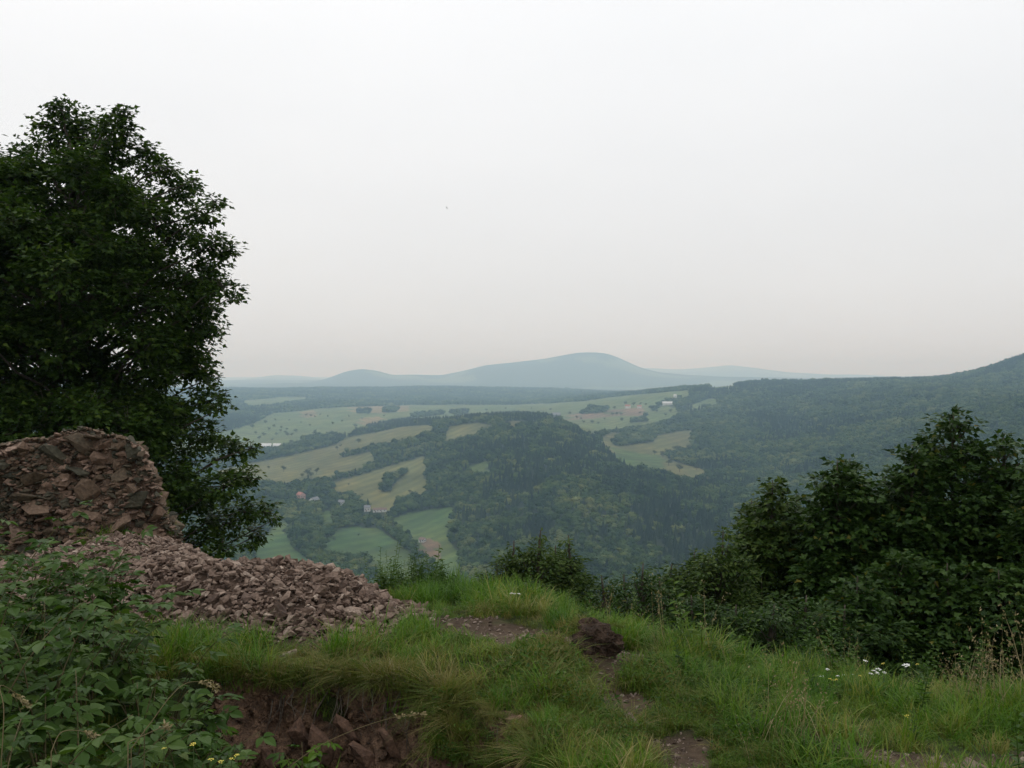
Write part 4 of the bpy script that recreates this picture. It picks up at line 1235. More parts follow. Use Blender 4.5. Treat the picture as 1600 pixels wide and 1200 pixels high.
def low_herb(seed, n=34, hmax=0.13, size=0.032):
    g = np.random.default_rng(seed)
    p = np.stack([g.normal(0, 0.07, n), g.normal(0, 0.07, n), g.uniform(0.03, hmax, n)], 1)
    t = g.normal(size=(n, 3)) * [1, 1, 0.3]; nr = np.array([0, 0, 1.0]) + 0.5 * g.normal(size=(n, 3))
    v, f, a = leaf_batch(p, t, nr, size * g.uniform(0.6, 1.3, n), OVAL, g.random(n))
    q = blades(g, 14, 0.08, 0.05, hmax * 1.3, 0.003, 0.5)
    v, f, a = merge([(v, f, a), q])
    return np_mesh('herb_%d' % seed, v, f, MAT_HERB, False, {'rnd': a})

def tall_herb_data(seed, h=0.5, stems=3, leaf=0.085):
    g = np.random.default_rng(seed)
    parts = []
    for s_ in range(stems):
        az = g.uniform(0, 6.28); ln = g.uniform(0.05, 0.22); H = h * g.uniform(0.7, 1.1)
        k = int(H / 0.022)
        t = np.linspace(0.12, 1, k)
        p = np.stack([ln*H*t**1.5*math.cos(az) + 0.03*math.cos(az+1), ln*H*t**1.5*math.sin(az) + 0.03*math.sin(az+1), H*t], 1)
        an = np.arange(k) * 2.4 + g.uniform(0, 6)
        tip = np.stack([np.cos(an), np.sin(an), g.uniform(-0.1, 0.5, k)], 1)
        parts.append(leaf_batch(p, tip, np.array([0, 0, 1.0]) + 0.25*g.normal(size=(k, 3)), leaf * (1.15 - 0.75*t) * g.uniform(0.8, 1.2, k), OVAL, g.random(k)))
        # stem: a three-sided sliver
        w = 0.002
        sv = []; 
        for q in (np.array([0.03*math.cos(az+1), 0.03*math.sin(az+1), -0.02]), p[k//2], p[-1]):
            for j in range(3): sv.append(q + w*np.array([math.cos(2.09*j), math.sin(2.09*j), 0]))
        sf = []
        for i in range(2):
            for j in range(3):
                a_, b_ = i*3+j, i*3+(j+1) % 3; sf += [(a_, b_, b_+3), (a_, b_+3, a_+3)]
        parts.append((np.array(sv), np.array(sf), np.full(9, 0.7)))
    return merge(parts)
def tall_herb(seed, **kw):
    v, f, a = tall_herb_data(seed, **kw)
    return np_mesh('tall_herb_%d' % seed, v, f, MAT_HERB, False, {'rnd': a})

def seed_stalks(seed):
    g = np.random.default_rng(seed)
    v, f, a = blades(g, 7, 0.06, 0.34, 0.55, 0.0028, 0.35)
    parts = [(v, f, a)]
    n = 50
    tips = v.reshape(-1, 7, 3)
    i = g.integers(0, 7, n); u = g.uniform(0.75, 1.0, n)
    p = tips[i, 4] + (tips[i, 6] - tips[i, 4]) * ((u - 0.7) / 0.3)[:, None] + g.normal(size=(n, 3)) * 0.006
    parts.append(leaf_batch(p, g.normal(size=(n, 3)) + [0, 0, 1], g.normal(size=(n, 3)), np.full(n, 0.014), OVAL, g.random(n)))
    v, f, a = merge(parts)
    return np_mesh('seed_stalks_%d' % seed, v, f, MAT_STRAW, False, {'rnd': a})

KINDS = ([tuft(500 + i, 46, 0.085, 0.13, 0.30, 0.0055, 0.75, MAT_GRASS) for i in range(4)]           # 0-3 lush
         + [tuft(510 + i, 50, 0.085, 0.09, 0.22, 0.0042, 0.95, MAT_OLIVE) for i in range(3)]          # 4-6 olive
         + [tuft(520 + i, 60, 0.09, 0.03, 0.085, 0.0038, 0.8, MAT_OLIVE) for i in range(2)]           # 7-8 short turf
         + [low_herb(530 + i) for i in range(2)]                                                      # 9-10
         + [tall_herb(540 + i, h=0.42) for i in range(3)]                                             # 11-13
         + [tuft(550 + i, 46, 0.06, 0.14, 0.30, 0.0042, 1.7, MAT_OLIVE, lean=(0, -1.6)) for i in range(2)]   # 14-15 hanging over the bank
         + [seed_stalks(560 + i) for i in range(2)]                                                   # 16-17
         + [tuft(570, 40, 0.08, 0.16, 0.34, 0.0045, 0.9, MAT_STRAW)]                                  # 18 dead
         + [tuft(575, 60, 0.09, 0.05, 0.13, 0.0042, 0.8, MAT_GRASS)])                                 # 19 short green

def build_grass():
    g = np.random.default_rng(91)
    P, K, R, S = [], [], [], []
    def add(x, y, kinds, probs, smin, smax, tilt=0.15, z=None, yaw=None):
        n = len(x)
        z = ground_z(x, y) if z is None else z
        k = g.choice(kinds, n, p=np.array(probs) / sum(probs))
        r = np.stack([g.normal(0, tilt, n), g.normal(0, tilt, n), g.uniform(0, 6.28, n) if yaw is None else yaw + g.normal(0, 0.35, n)], 1)
        s = g.uniform(smin, smax, n)[:, None] * np.array([1, 1, 1]) * (1 + 0.55 * fbm2(x * 2.2, y * 2.2, 99, 3)).clip(0.5, 1.6)[:, None]
        P.append(np.stack([x, y, z], 1)); K.append(k); R.append(r); S.append(s)
    n = 60000
    x = g.uniform(-4.6, 6.2, n); y = g.uniform(2.2, 12.5, n)
    r = np.hypot(x, y)
    col = CX + FPX * x / y
    view = (col > -200) & (col < 1800)
    x, y, col = x[view], y[view], col[view]
    _, sd = pile_h(x, y)
    b = bareness(x, y)
    ok = (sd < -0.03) & (g.random(len(x)) > b * 1.05) & ~((x < -3.0) & (y > 8.8))
    ok &= np.hypot(x - 0.5, y - 5.5) > 0.22
    ok &= g.random(len(x)) < np.interp(np.hypot(x, y), [2, 6, 9, 12.5], [0.42, 0.42, 0.3, 0.16])
    ok &= ~((rim_s(x, y) > -0.02) & (rim_s(x, y) < 0.3) & (x > -1.8) & (x < 0.05))
    x, y, col, b = x[ok], y[ok], col[ok], b[ok]
    hump = np.exp(-(((x + 0.1) / 1.0)**2 + ((y - 5.4) / 0.75)**2)) + 0.8 * np.exp(-(seg_dist(x, y, [(0.35, 5.6), (0.6, 4.8), (0.85, 3.6)]) / 0.33)**2)
    hump = hump + 0.35 * fbm2(x * 1.5, y * 1.5, 95, 2) + 0.5 * (b > 0.1) + 0.35 * np.exp(-(((x - 1.9) / 0.8)**2 + ((y - 4.2) / 0.35)**2))
    worn = hump > 0.42
    hollow = (rim_s(x, y) > 0) & (x < 0.1) & ~worn
    lush = ~worn & ~hollow
    fr = np.hypot(x, y) > np.interp(col, [600, 850, 1000, 1200, 1600], [7.3, 7.1, 6.6, 6.0, 5.6])
    m = worn; add(x[m], y[m], [4, 5, 6, 7, 8, 19, 18], [1.2, 1.2, 1.2, 8, 8, 8, 0.2], 0.35, 0.75)
    m = worn & (g.random(len(x)) < 0.6); add(x[m] + 0.04, y[m] + 0.03, [7, 8, 19], [3, 3, 4], 0.7, 1.2)
    m = hollow; add(x[m], y[m], [0, 1, 4, 9, 10], [2, 2, 2, 3, 3], 0.6, 1.0)
    m = lush & ~fr & (x > 0.3); add(x[m], y[m], [0, 1, 2, 3, 4, 5, 9, 10, 16, 19, 11], [5, 5, 5, 5, 1.5, 1.5, 5, 5, 0.08, 4, 0.6], 0.42, 0.88)
    m = lush & ~fr & (x <= 0.3); add(x[m], y[m], [0, 1, 2, 3, 4, 5, 6, 9, 19], [3, 3, 3, 3, 2, 2, 2, 2, 8], 0.4, 0.85)
    m = lush & fr & (col < 960); add(x[m], y[m], [0, 1, 2, 3, 9, 10, 19, 4, 11], [3, 3, 3, 3, 3, 3, 4, 2, 0.4], 0.4, 0.8)
    m = lush & fr & (col >= 960); add(x[m], y[m], [0, 1, 2, 3, 9, 11, 12, 13, 16, 17, 4], [4, 4, 4, 4, 3, 0.35, 0.35, 0.35, 0.1, 0.1, 2.5], 0.5, 0.95)
    # close turf round the trodden step
    n = 5200; x2 = g.uniform(0.05, 1.6, n); y2 = g.uniform(3.4, 5.6, n); k2 = (bareness(x2, y2) < 0.12) & (np.hypot(x2 - 0.5, y2 - 5.6) > 0.24) & (np.abs(x2 - np.interp(y2, [3.4, 4.8, 5.6], [0.9, 0.6, 0.4])) < 0.55) & (rim_s(x2, y2) < -0.05)
    add(x2[k2], y2[k2], [7, 8, 19, 4, 9], [3, 3, 5, 1.5, 1], 0.5, 0.95)
    # tall weeds on the rim beside the rubble
    n = 70; c = g.uniform(575, 700, n); d = g.uniform(8.0, 8.9, n)
    add((c - CX) / FPX * d, d, [11, 12, 13, 0, 1], [1.2, 1.2, 1.2, 2, 2], 0.5, 0.85)
    # fringe above the bank, drooping over it
    t = g.uniform(-1.6, 0.12, 330); yy = np.interp(t, _rx, _ry) + g.uniform(0.02, 0.14, 330)
    add(t, yy, [14, 15, 4, 5, 6, 19, 9], [0.4, 0.4, 2, 2, 2, 4, 1], 0.3, 0.65, 0.35, z=ground_z(t, np.interp(t, _rx, _ry) + 0.14))
    t = g.uniform(-1.6, 0.12, 90); yy = np.interp(t, _rx, _ry) + g.uniform(0.0, 0.06, 90)
    add(t, yy, [14, 15, 18], [3, 3, 1], 0.2, 0.5, 0.35, z=ground_z(t, np.interp(t, _rx, _ry) + 0.14), yaw=g.normal(0, 1.0, 90))
    t = g.uniform(-0.42, 0.16, 130); q = g.random(130)
    add(t, np.interp(t, _rx, _ry) - 0.02 - 0.22 * q, [14, 15, 4, 19, 9], [1, 1, 2, 3, 2], 0.3, 0.6, 0.4, z=ground_z(t, np.interp(t, _rx, _ry) + 0.14) - 0.2 * q * sstep(0.1, 0.4, hollow_depth(t)))
    # tufts on the clod, among the rubble and on the ruin
    add(0.5 + g.normal(0, 0.09, 40), 5.68 + g.normal(0, 0.06, 40), [4, 5, 19, 8, 18], [2, 2, 2, 2, 0.3], 0.25, 0.55, 0.3, z=ground_z(np.full(40, 0.5), np.full(40, 5.66)) + 0.15)
    n = 60; t = g.uniform(-3.75, -3.12, n); u = g.uniform(0, 0.7, n)
    add(t * (wall_face(t, 0.4) + u) / WY, wall_face(t, 0.4) + u, [4, 5, 9, 19], [2, 2, 2, 3], 0.3, 0.6, 0.2, z=wall_top(t) - 0.02)
    n = 26; t = -3.78 + g.normal(0, 0.06, n); zz = g.uniform(-0.12, 0.12, n)
    add(t, wall_face(t, zz) - 0.08, [0, 1, 19], [2, 2, 1], 0.6, 1.0, 0.15, z=zz - 0.05)
    n = 14; t = -4.03 + g.normal(0, 0.05, n); zz = g.uniform(0.02, 0.16, n)
    add(t, wall_face(t, zz) - 0.05, [0, 9, 19], [1, 1, 1], 0.4, 0.6, 0.15, z=zz)
    # long green grass in the left corner and coarse tufts at the bottom right
    n = 34; add(g.uniform(-1.75, -1.2, n), g.uniform(2.5, 3.1, n), [0, 1, 2, 3], [1, 1, 1, 1], 1.2, 1.9)
    n = 30; c = g.uniform(520, 580, n) * 0 + g.uniform(120, 260, n); d = g.uniform(2.55, 2.8, n)
    add((c - CX) / FPX * d, d, [0, 1, 2], [1, 1, 1], 0.8, 1.3)
    n = 6; add(1.2 + g.normal(0, 0.08, n), 4.15 + g.normal(0, 0.1, n), [16, 17], [1, 1], 0.8, 1.0)
    n = 12; add(2.55 + g.normal(0, 0.1, n), 5.2 + g.normal(0, 0.1, n), [16, 17], [1, 1], 0.8, 1.0)
    n = 14; add(1.75 + g.normal(0, 0.16, n), 3.98 + g.normal(0, 0.05, n), [18], [1], 0.3, 0.55)
    P_, K_, R_, S_ = np.concatenate(P), np.concatenate(K), np.concatenate(R), np.concatenate(S)
    print('grass', len(P_))
    scatter('meadow_grass', P_, K_, R_, S_, KINDS, 'tangled green and olive grass with low herbs over the hilltop', 'grass')
build_grass()

# ---------------------------------------------------------------- brambles in the left foreground
MAT_BRAMBLE = leaf_mat('bramble_leaf', [(0.0, (0.018, 0.044, 0.006)), (0.5, (0.038, 0.08, 0.012)), (0.92, (0.072, 0.118, 0.024)), (1.0, (0.15, 0.14, 0.025))], trans=0.22, rough=0.5, instance_random=True)
MAT_YOUNG = leaf_mat('young_leaf', [(0.0, (0.05, 0.12, 0.008)), (1.0, (0.11, 0.18, 0.02))], trans=0.35, rough=0.45, instance_random=True)
MAT_CANE = rough_mat('cane', [(0.3, (0.06, 0.07, 0.025)), (0.7, (0.13, 0.09, 0.05))], scale=20)

def leaflet(g, length, width, fold):
    rows = [(0, 0.0), (0.18, 0.62), (0.42, 1.0), (0.66, 0.82), (0.86, 0.4), (1.0, 0.0)]
    v = []; 
    for i, (t, w) in enumerate(rows):
        zz = -0.22 * length * t**2 + 0.05 * length * math.sin(t * 9) * 0.25
        v += [(-w*width*0.5, t*length, zz + fold*w*width), (0, t*length, zz), (w*width*0.5, t*length, zz + fold*w*width)]
    f = []
    for i in range(len(rows) - 1):
        a = i*3
        f += [(a, a+1, a+4), (a, a+4, a+3), (a+1, a+2, a+5), (a+1, a+5, a+4)]
    return np.array(v), np.array(f)

def compound_leaf(seed, mat, name, leaflets=5):
    g = np.random.default_rng(seed)
    V, F, A = [], [], []; n = 0
    spec = [(0.42, 0.0, 0.6), (0.36, 1.15, 0.46), (0.36, -1.15, 0.46), (0.12, 1.3, 0.38), (0.12, -1.3, 0.38)][:leaflets]
    for (t, an, L) in spec:
        v, f = leaflet(g, L * g.uniform(0.9, 1.1), L * 0.62, g.uniform(0.12, 0.3))
        an += g.normal(0, 0.1)
        c, s = math.cos(an), math.sin(an)
        v = np.stack([v[:, 0]*c + v[:, 1]*s, -v[:, 0]*s + v[:, 1]*c + t, v[:, 2] - 0.05*t], 1)
        V.append(v); F.append(f + n); A.append(np.full(len(v), g.random())); n += len(v)
    st = np.array([(-0.008, 0, 0), (0.008, 0, 0), (0.008, 0.45, -0.02), (-0.008, 0.45, -0.02)])
    V.append(st); F.append(np.array([(0, 1, 2), (0, 2, 3)]) + n); A.append(np.zeros(4))
    return np_mesh(name, np.concatenate(V), np.concatenate(F), mat, False, {'rnd': np.concatenate(A)})
BLEAF = [compound_leaf(600 + i, MAT_BRAMBLE, 'bramble_leaf_%d' % i, (5, 3, 5)[i % 3]) for i in range(6)]
YLEAF = [compound_leaf(620 + i, MAT_YOUNG, 'young_leaf_%d' % i, 5) for i in range(2)]

def leafy_plant(name, label, cat, group, x, y, h, g, leaves, canes=4, gap=0.085, ls=(0.11, 0.17), spread=0.5):
    z = float(ground_z(x, y))
    root = empty(name, (x, y, z), label, cat, group)
    mb = MB()
    for c in range(canes):
        az = g.uniform(0, 6.283); H = h * g.uniform(0.65, 1.05); sp = H * spread * g.uniform(0.4, 1.2)
        k = 9
        pts = []
        for i in range(k):
            t = i / (k - 1)
            pts.append(Vector((sp*t**1.6*math.cos(az) + 0.02*math.cos(az*3), sp*t**1.6*math.sin(az) + 0.02*math.sin(az*3), H*(1.25*t - 0.3*t**3) - 0.03)))
        mb.tube(pts, [0.0045 - 0.003*i/(k-1) for i in range(k)], 4)
        L = H * 1.1; n = int(L / gap)
        for i in range(n):
            t = (i + 1.2) / (n + 0.6)
            t = min(0.16 + 0.84 * t, 1)
            q = t * (k - 1); a = int(min(q, k - 2)); p = pts[a].lerp(pts[a+1], q - a)
            la = az + i * 2.4 + g.uniform(-0.4, 0.4)
            d = Vector((math.cos(la), math.sin(la), g.uniform(-0.25, 0.35)))
            o = link('leaf', leaves[g.integers(len(leaves))], root)
            o.location = p
            o.rotation_euler = (g.uniform(-0.35, 0.25) + d.z * 0.6, g.normal(0, 0.25), la - math.pi / 2)
            s = g.uniform(*ls) * (1.1 - 0.35 * t)
            o.scale = (s, s, s)
    link('stem', mb.mesh('stem', MAT_CANE, True), root)
    return root

def build_brambles():
    g = np.random.default_rng(97)
    spots = []
    for _ in range(4000):
        if len(spots) >= 64: break
        d = g.uniform(2.5, 5.6)
        c = g.uniform(-60, np.interp(d, [2.5, 3.2, 4.2, 5.0, 5.6], [450, 450, 430, 250, 140]))
        x = (c - CX) / FPX * d
        if any((x - a)**2 + (d - b_)**2 < 0.21**2 for a, b_ in spots): continue
        spots.append((x, d))
    for (x, d) in spots:
        c = CX + FPX * x / d
        # tall at the left, lower towards the hollow
        h = np.interp(c, [0, 150, 300, 430], [0.92, 0.78, 0.55, 0.42]) * np.interp(d, [2.5, 3.2, 4.5], [0.75, 0.9, 1.0]) * g.uniform(0.85, 1.1)
        if d < 3.2: where = 'bramble with large leaflets in the nearest row at the bottom left frame edge'
        elif c > 260: where = 'lower bramble on the right flank of the thicket beside the hollow'
        elif d > 4.4: where = 'bramble at the back of the thicket just below the ruined wall'
        elif c < 90: where = 'tall bramble in the middle of the thicket at the left frame edge'
        else: where = 'dark green bramble in the middle of the left thicket before the rubble'
        leafy_plant('bramble', where, 'bramble', 'brambles: ' + where, x, d, h, g, BLEAF, canes=int(g.integers(3, 6)))
    for (c, d, h, lab) in [(470, 4.55, 0.34, 'bramble spray overhanging the left end of the earth hollow'),
                           (440, 4.2, 0.42, 'bramble at the foot of the earth bank beside the thicket')]:
        x, y, z = near_pt(c, d); leafy_plant('bramble', lab, 'bramble', None, x, y, h, g, BLEAF, canes=5)
    for (c, d, h, lab) in [(312, 4.7, 0.40, 'bright yellow green seedling between the thicket and the rubble'),
                           (345, 4.9, 0.30, 'second smaller bright green seedling nearer the rubble front'),
                           (478, 4.75, 0.36, 'light green sprig against the dark bank of the hollow')]:
        x, y, z = near_pt(c, d); leafy_plant('leafy_seedling', lab, 'seedling', None, x, y, h, g, YLEAF, canes=3, ls=(0.1, 0.14))
build_brambles()

# ---------------------------------------------------------------- dry stalks, weeds and flowers, each its own plant
def dry_stalk(label, pts_px, d, seed, r=0.0016, head=0.25):
    g = np.random.default_rng(seed)
    pts = [at(a, b, d + 0.05 * i) for i, (a, b) in enumerate(pts_px)]
    # smooth the path
    P = []
    for i in range(len(pts) - 1):
        p0, p1, p2, p3 = pts[max(i-1, 0)], pts[i], pts[i+1], pts[min(i+2, len(pts)-1)]
        for t in np.linspace(0, 1, 7)[:-1]:
            P.append(0.5 * ((2*p1) + (-p0+p2)*t + (2*p0-5*p1+4*p2-p3)*t*t + (-p0+3*p1-3*p2+p3)*t**3))
    P.append(pts[-1])
    gx, gy = P[0][0], P[0][1]
    P = [np.array([gx, gy, float(ground_z(gx, gy)) - 0.02])] + P
    base = P[0]
    root = empty('dry_grass_stalk', tuple(base), label, 'grass stalk', 'dry stalks in the left foreground')
    mb = MB().tube([Vector(p - base) for p in P], [r * (1.1 - 0.6 * i / len(P)) for i in range(len(P))], 5)
    me = mb.mesh('stalk', MAT_STRAW, True); link('stalk', me, root)
    k = int(len(P) * (1 - head)); n = 46
    i = g.integers(k, len(P), n)
    q = np.array(P)[i] - base + g.normal(size=(n, 3)) * 0.004
    dr = np.array(P)[np.minimum(i + 1, len(P) - 1)] - np.array(P)[i - 1]
    v, f, a = leaf_batch(q, dr / 0.03 + g.normal(size=(n, 3)) * 0.5, g.normal(size=(n, 3)), np.full(n, 0.016), OVAL, g.random(n))
    link('seed_head', np_mesh('seed_head', v, f, MAT_STRAW, False, {'rnd': a}), root)
dry_stalk('long pale stalk arching right across the earth hollow', [(455, 1196), (500, 1165), (560, 1138), (620, 1120), (662, 1115)], 3.7, 1)
dry_stalk('pale stalk rising from the brambles and bowing to the right', [(205, 1170), (235, 1130), (265, 1090), (290, 1068), (318, 1066), (340, 1075)], 2.9, 2)
dry_stalk('short bowed stalk low in the brambles', [(200, 1160), (222, 1150), (250, 1138), (262, 1136)], 2.8, 3)
dry_stalk('stalk drooping at the left frame edge', [(2, 1190), (6, 1110), (0, 1072), (22, 1082), (40, 1102)], 2.8, 4)
dry_stalk('low stalk bowing at the bottom left', [(80, 1175), (95, 1145), (125, 1142), (150, 1152)], 2.75, 5)

MAT_PETAL = flat_mat('white_petal', (0.75, 0.75, 0.7))
MAT_YELLOW = flat_mat('yellow_petal', (0.6, 0.5, 0.08))
MAT_STEM = flat_mat('green_stem', (0.05, 0.08, 0.02))
def umbel(seed, mat, w, n=11):
    g = np.random.default_rng(seed)
    mb = MB()
    for i in range(n):
        a = i * 2.4; r = w * 0.5 * math.sqrt((i + 0.3) / n)
        c = Vector((r*math.cos(a), r*math.sin(a), 0.15*w*(1 - (r/(0.5*w))**2) + g.uniform(-0.05, 0.05) * w))
        rr = w * 0.15
        mb.v += [tuple(c + Vector((rr*math.cos(q*1.2566), rr*math.sin(q*1.2566), 0))) for q in range(5)] + [tuple(c + Vector((0, 0, rr*0.5)))]
        b = len(mb.v) - 6
        mb.f += [(b+q, b+(q+1) % 5, b+5) for q in range(5)] + [tuple(b + q for q in (4, 3, 2, 1, 0))]
    return mb.mesh('umbel_%d' % seed, mat)
WHITE_HEADS = [umbel(i, MAT_PETAL, 1.0) for i in range(3)]; YELLOW_HEADS = [umbel(10 + i, MAT_YELLOW, 1.0, 8) for i in range(2)]
def flower(px_, py_, d, w, heads, label, group, seed):
    g = np.random.default_rng(seed)
    top = at(px_, py_, d); gz = float(ground_z(top[0], top[1]))
    if top[2] < gz + 0.12: top[2] = gz + 0.12
    root = empty('wildflower', (top[0], top[1], gz), label, 'flower', group)
    h = top[2] - gz
    mb = MB().tube([Vector((g.normal(0, 0.02), g.normal(0, 0.02), -0.02)), Vector((g.normal(0, 0.01), 0, h*0.5)), Vector((0, 0, h))], [0.002, 0.0018, 0.0014], 4)
    link('stem', mb.mesh('flower_stem', MAT_STEM), root)
    o = link('flower_head', heads[seed % len(heads)], root, (0, 0, h)); o.scale = (w, w, w)
    o.rotation_euler = (g.uniform(-0.2, 0.3), g.uniform(-0.2, 0.2), g.uniform(0, 6))
for i, (a, b, w) in enumerate([(1352, 1033, 0.03), (1366, 1049, 0.034), (1373, 1046, 0.034), (1361, 1053, 0.028), (1371, 1052, 0.028), (1382, 1051, 0.026), (1416, 1040, 0.042), (1284, 1071, 0.03), (1309, 1079, 0.024), (1293, 1046, 0.022), (1318, 1058, 0.018), (1331, 1054, 0.02)]):
    flower(a, b, 5.75 + 0.02 * (i % 4), w, WHITE_HEADS, 'white flat topped yarrow flower in the grass below the saplings', 'white yarrow in the right meadow', i)
for i, (a, b) in enumerate([(804, 961), (811, 954), (799, 966)]):
    flower(a, b, 6.9, 0.026, WHITE_HEADS, 'small white flower in the grass in front of the central bush', 'white flowers before the central bush', 20 + i)
for i, (a, b) in enumerate([(1297, 1061), (1301, 1063), (1307, 1062), (1344, 1056), (1380, 1037), (1417, 1118), (1416, 1126), (1433, 1038)]):
    flower(a, b, 5.5 if b < 1100 else 4.7, 0.02, YELLOW_HEADS, 'tiny pale yellow flower in the right meadow grass', 'yellow flowers in the right meadow', 40 + i)
for i, (a, b) in enumerate([(256, 1170), (302, 1163), (330, 1187), (345, 1190), (362, 1186), (370, 1180)]):
    flower(a, b, 3.0, 0.018, YELLOW_HEADS, 'tiny yellow flower under the brambles at bottom left', 'yellow flowers at bottom left', 60 + i)

WEED = []
for i in range(4):
    v, f, a = tall_herb_data(700 + i, h=0.62, stems=2, leaf=0.075); WEED.append(np_mesh('weed_%d' % i, v, f, MAT_HERB, False, {'rnd': a}))
def weed(px_, d, tip_row, label, group, k):
    x, y, z = near_pt(px_, d)
    h = EYE - (tip_row - HY) / FPX * d - z
    o = link('tall_weed', WEED[k % 4], None, (x, y, z)); s = max(h, 0.2) / 0.62
    o.scale = (min(s, 1.1), min(s, 1.1), s); o.rotation_euler = (0, 0, k * 1.7)
    tag(o, label, 'weed', group)
for i, (c, d, t) in enumerate([(597, 8.7, 862), (615, 8.6, 850), (612, 8.8, 868), (642, 8.7, 868), (660, 8.6, 884), (630, 8.5, 880), (585, 8.8, 875), (672, 8.5, 892), (690, 8.5, 900), (605, 8.4, 885)]):
    weed(c, d, t, 'tall leafy weed standing on the rim between the rubble and the central bush', 'weeds on the rim beside the rubble', i)
for i, (c, d, t) in enumerate([(1262, 6.4, 985), (1320, 6.6, 978), (1455, 6.3, 995), (1420, 6.5, 1000), (1520, 6.4, 1000), (1570, 6.2, 1005), (1110, 6.7, 985), (1180, 6.6, 990), (1000, 7.4, 960), (1040, 7.2, 965), (940, 7.6, 940), (900, 7.8, 925)]):
    weed(c, d, t, 'tall leafy weed at the dark foot of the bushes on the right rim', 'weeds at the foot of the right bushes', 20 + i)

# ---------------------------------------------------------------- valley: road, houses, lone trees, bird
MATS_H = {'white': flat_mat('white_render', (0.6, 0.59, 0.56)), 'pinkish': flat_mat('pink_render', (0.5, 0.33, 0.28)), 'grey': flat_mat('grey_slate', (0.16, 0.16, 0.17)),
          'red': flat_mat('red_tile', (0.3, 0.11, 0.075)), 'brown': flat_mat('brown_tile', (0.16, 0.1, 0.075)), 'light': flat_mat('pale_sheet_roof', (0.55, 0.55, 0.55)),
          'glass': flat_mat('window_glass', (0.04, 0.05, 0.06), 0.2), 'wood': flat_mat('door_wood', (0.12, 0.07, 0.04))}
def house(x, y, w, l, h, turn, wall, roof, label):
    z = float(ground_z(x, y))
    root = empty('house', (x, y, z), label, 'house', 'houses in the valley')
    root.rotation_euler = (0, 0, turn - math.atan2(x, y))
    a, b = w / 2, l / 2; rh = w * 0.38
    mb = MB().box((-a, -b, -3), (a, b, h))
    for s in (-1, 1):
        mb.face([(-a, s*(b-0.01), h), (a, s*(b-0.01), h), (0, s*(b-0.01), h + rh - 0.1)])
    link('wall', mb.mesh('wall', MATS_H[wall]), root)
    e = 0.5; mb = MB(); t = 0.25
    for s in (-1, 1):
        p = [(s*(a+e), -b-e, h - 0.35), (s*(a+e), b+e, h - 0.35), (0, b+e, h + rh), (0, -b-e, h + rh)]
        q = [(c[0], c[1], c[2] + t) for c in p]
        n = len(mb.v); mb.v += p + q
        mb.f += [(n, n+1, n+2, n+3), (n+7, n+6, n+5, n+4)] + [(n+i, n+4+i, n+4+(i+1) % 4, n+(i+1) % 4) for i in range(4)]
    rf = link('roof', mb.mesh('roof', MATS_H[roof]), root)
    if l < 16: link('chimney', MB().box((0.6, b*0.3, h + rh*0.6), (1.3, b*0.3 + 0.7, h + rh + 0.9)).mesh('chimney', MATS_H['brown']), rf)
    for s in (-1, 1):
        for i in range(max(int(l / 4), 2)):
            yy = -b + (i + 0.5) * l / max(int(l / 4), 2)
            win = MB().box((s*a - 0.06, yy - 0.6, h*0.45), (s*a + 0.06, yy + 0.6, h*0.45 + 1.3)).mesh('window', MATS_H['glass'])
            link('window', win, root)
        for yy in (-w*0.22, w*0.22):
            link('window', MB().box((yy - 0.55, s*b - 0.06, h*0.45), (yy + 0.55, s*b + 0.06, h*0.45 + 1.3)).mesh('window', MATS_H['glass']), root)
    link('door', MB().box((-a - 0.07, -0.6 + b*0.25, 0), (-a + 0.07, 0.5 + b*0.25, 2.1)).mesh('door', MATS_H['wood']), root)
for (hx, hy_), h in zip(HOUSE_AT, HOUSES): house(hx, hy_, *h[2:])

def road(pts_px, width, label):
    pts = [sight(*p) for p in pts_px]
    P = []
    for (x0, y0), (x1, y1) in zip(pts[:-1], pts[1:]):
        for t in np.linspace(0, 1, 16)[:-1]: P.append((x0 + (x1 - x0)*t, y0 + (y1 - y0)*t))
    P = np.array(P); d = np.gradient(P, axis=0); d /= np.linalg.norm(d, axis=1)[:, None]; nrm = np.stack([-d[:, 1], d[:, 0]], 1)
    V = []
    for k in (-1, -0.33, 0.33, 1):
        q = P + nrm * width * 0.5 * k; V.append(np.stack([q[:, 0], q[:, 1], ground_z(q[:, 0], q[:, 1]) + 0.9], 1))
    V = np.stack(V, 1); n = 4
    a = np.arange(len(P) - 1)[:, None] * n + np.arange(n - 1)[None]
    F = np.stack([a, a + 1, a + n + 1, a + n], -1).reshape(-1, 4)
    o = link('road', np_mesh('road', V.reshape(-1, 3), F, flat_mat('road_asphalt', (0.2, 0.19, 0.19))))
    tag(o, label, 'road', kind='structure')
road([(380, 708), (410, 705), (440, 701), (474, 696)], 13, 'straight grey road through the far meadow')

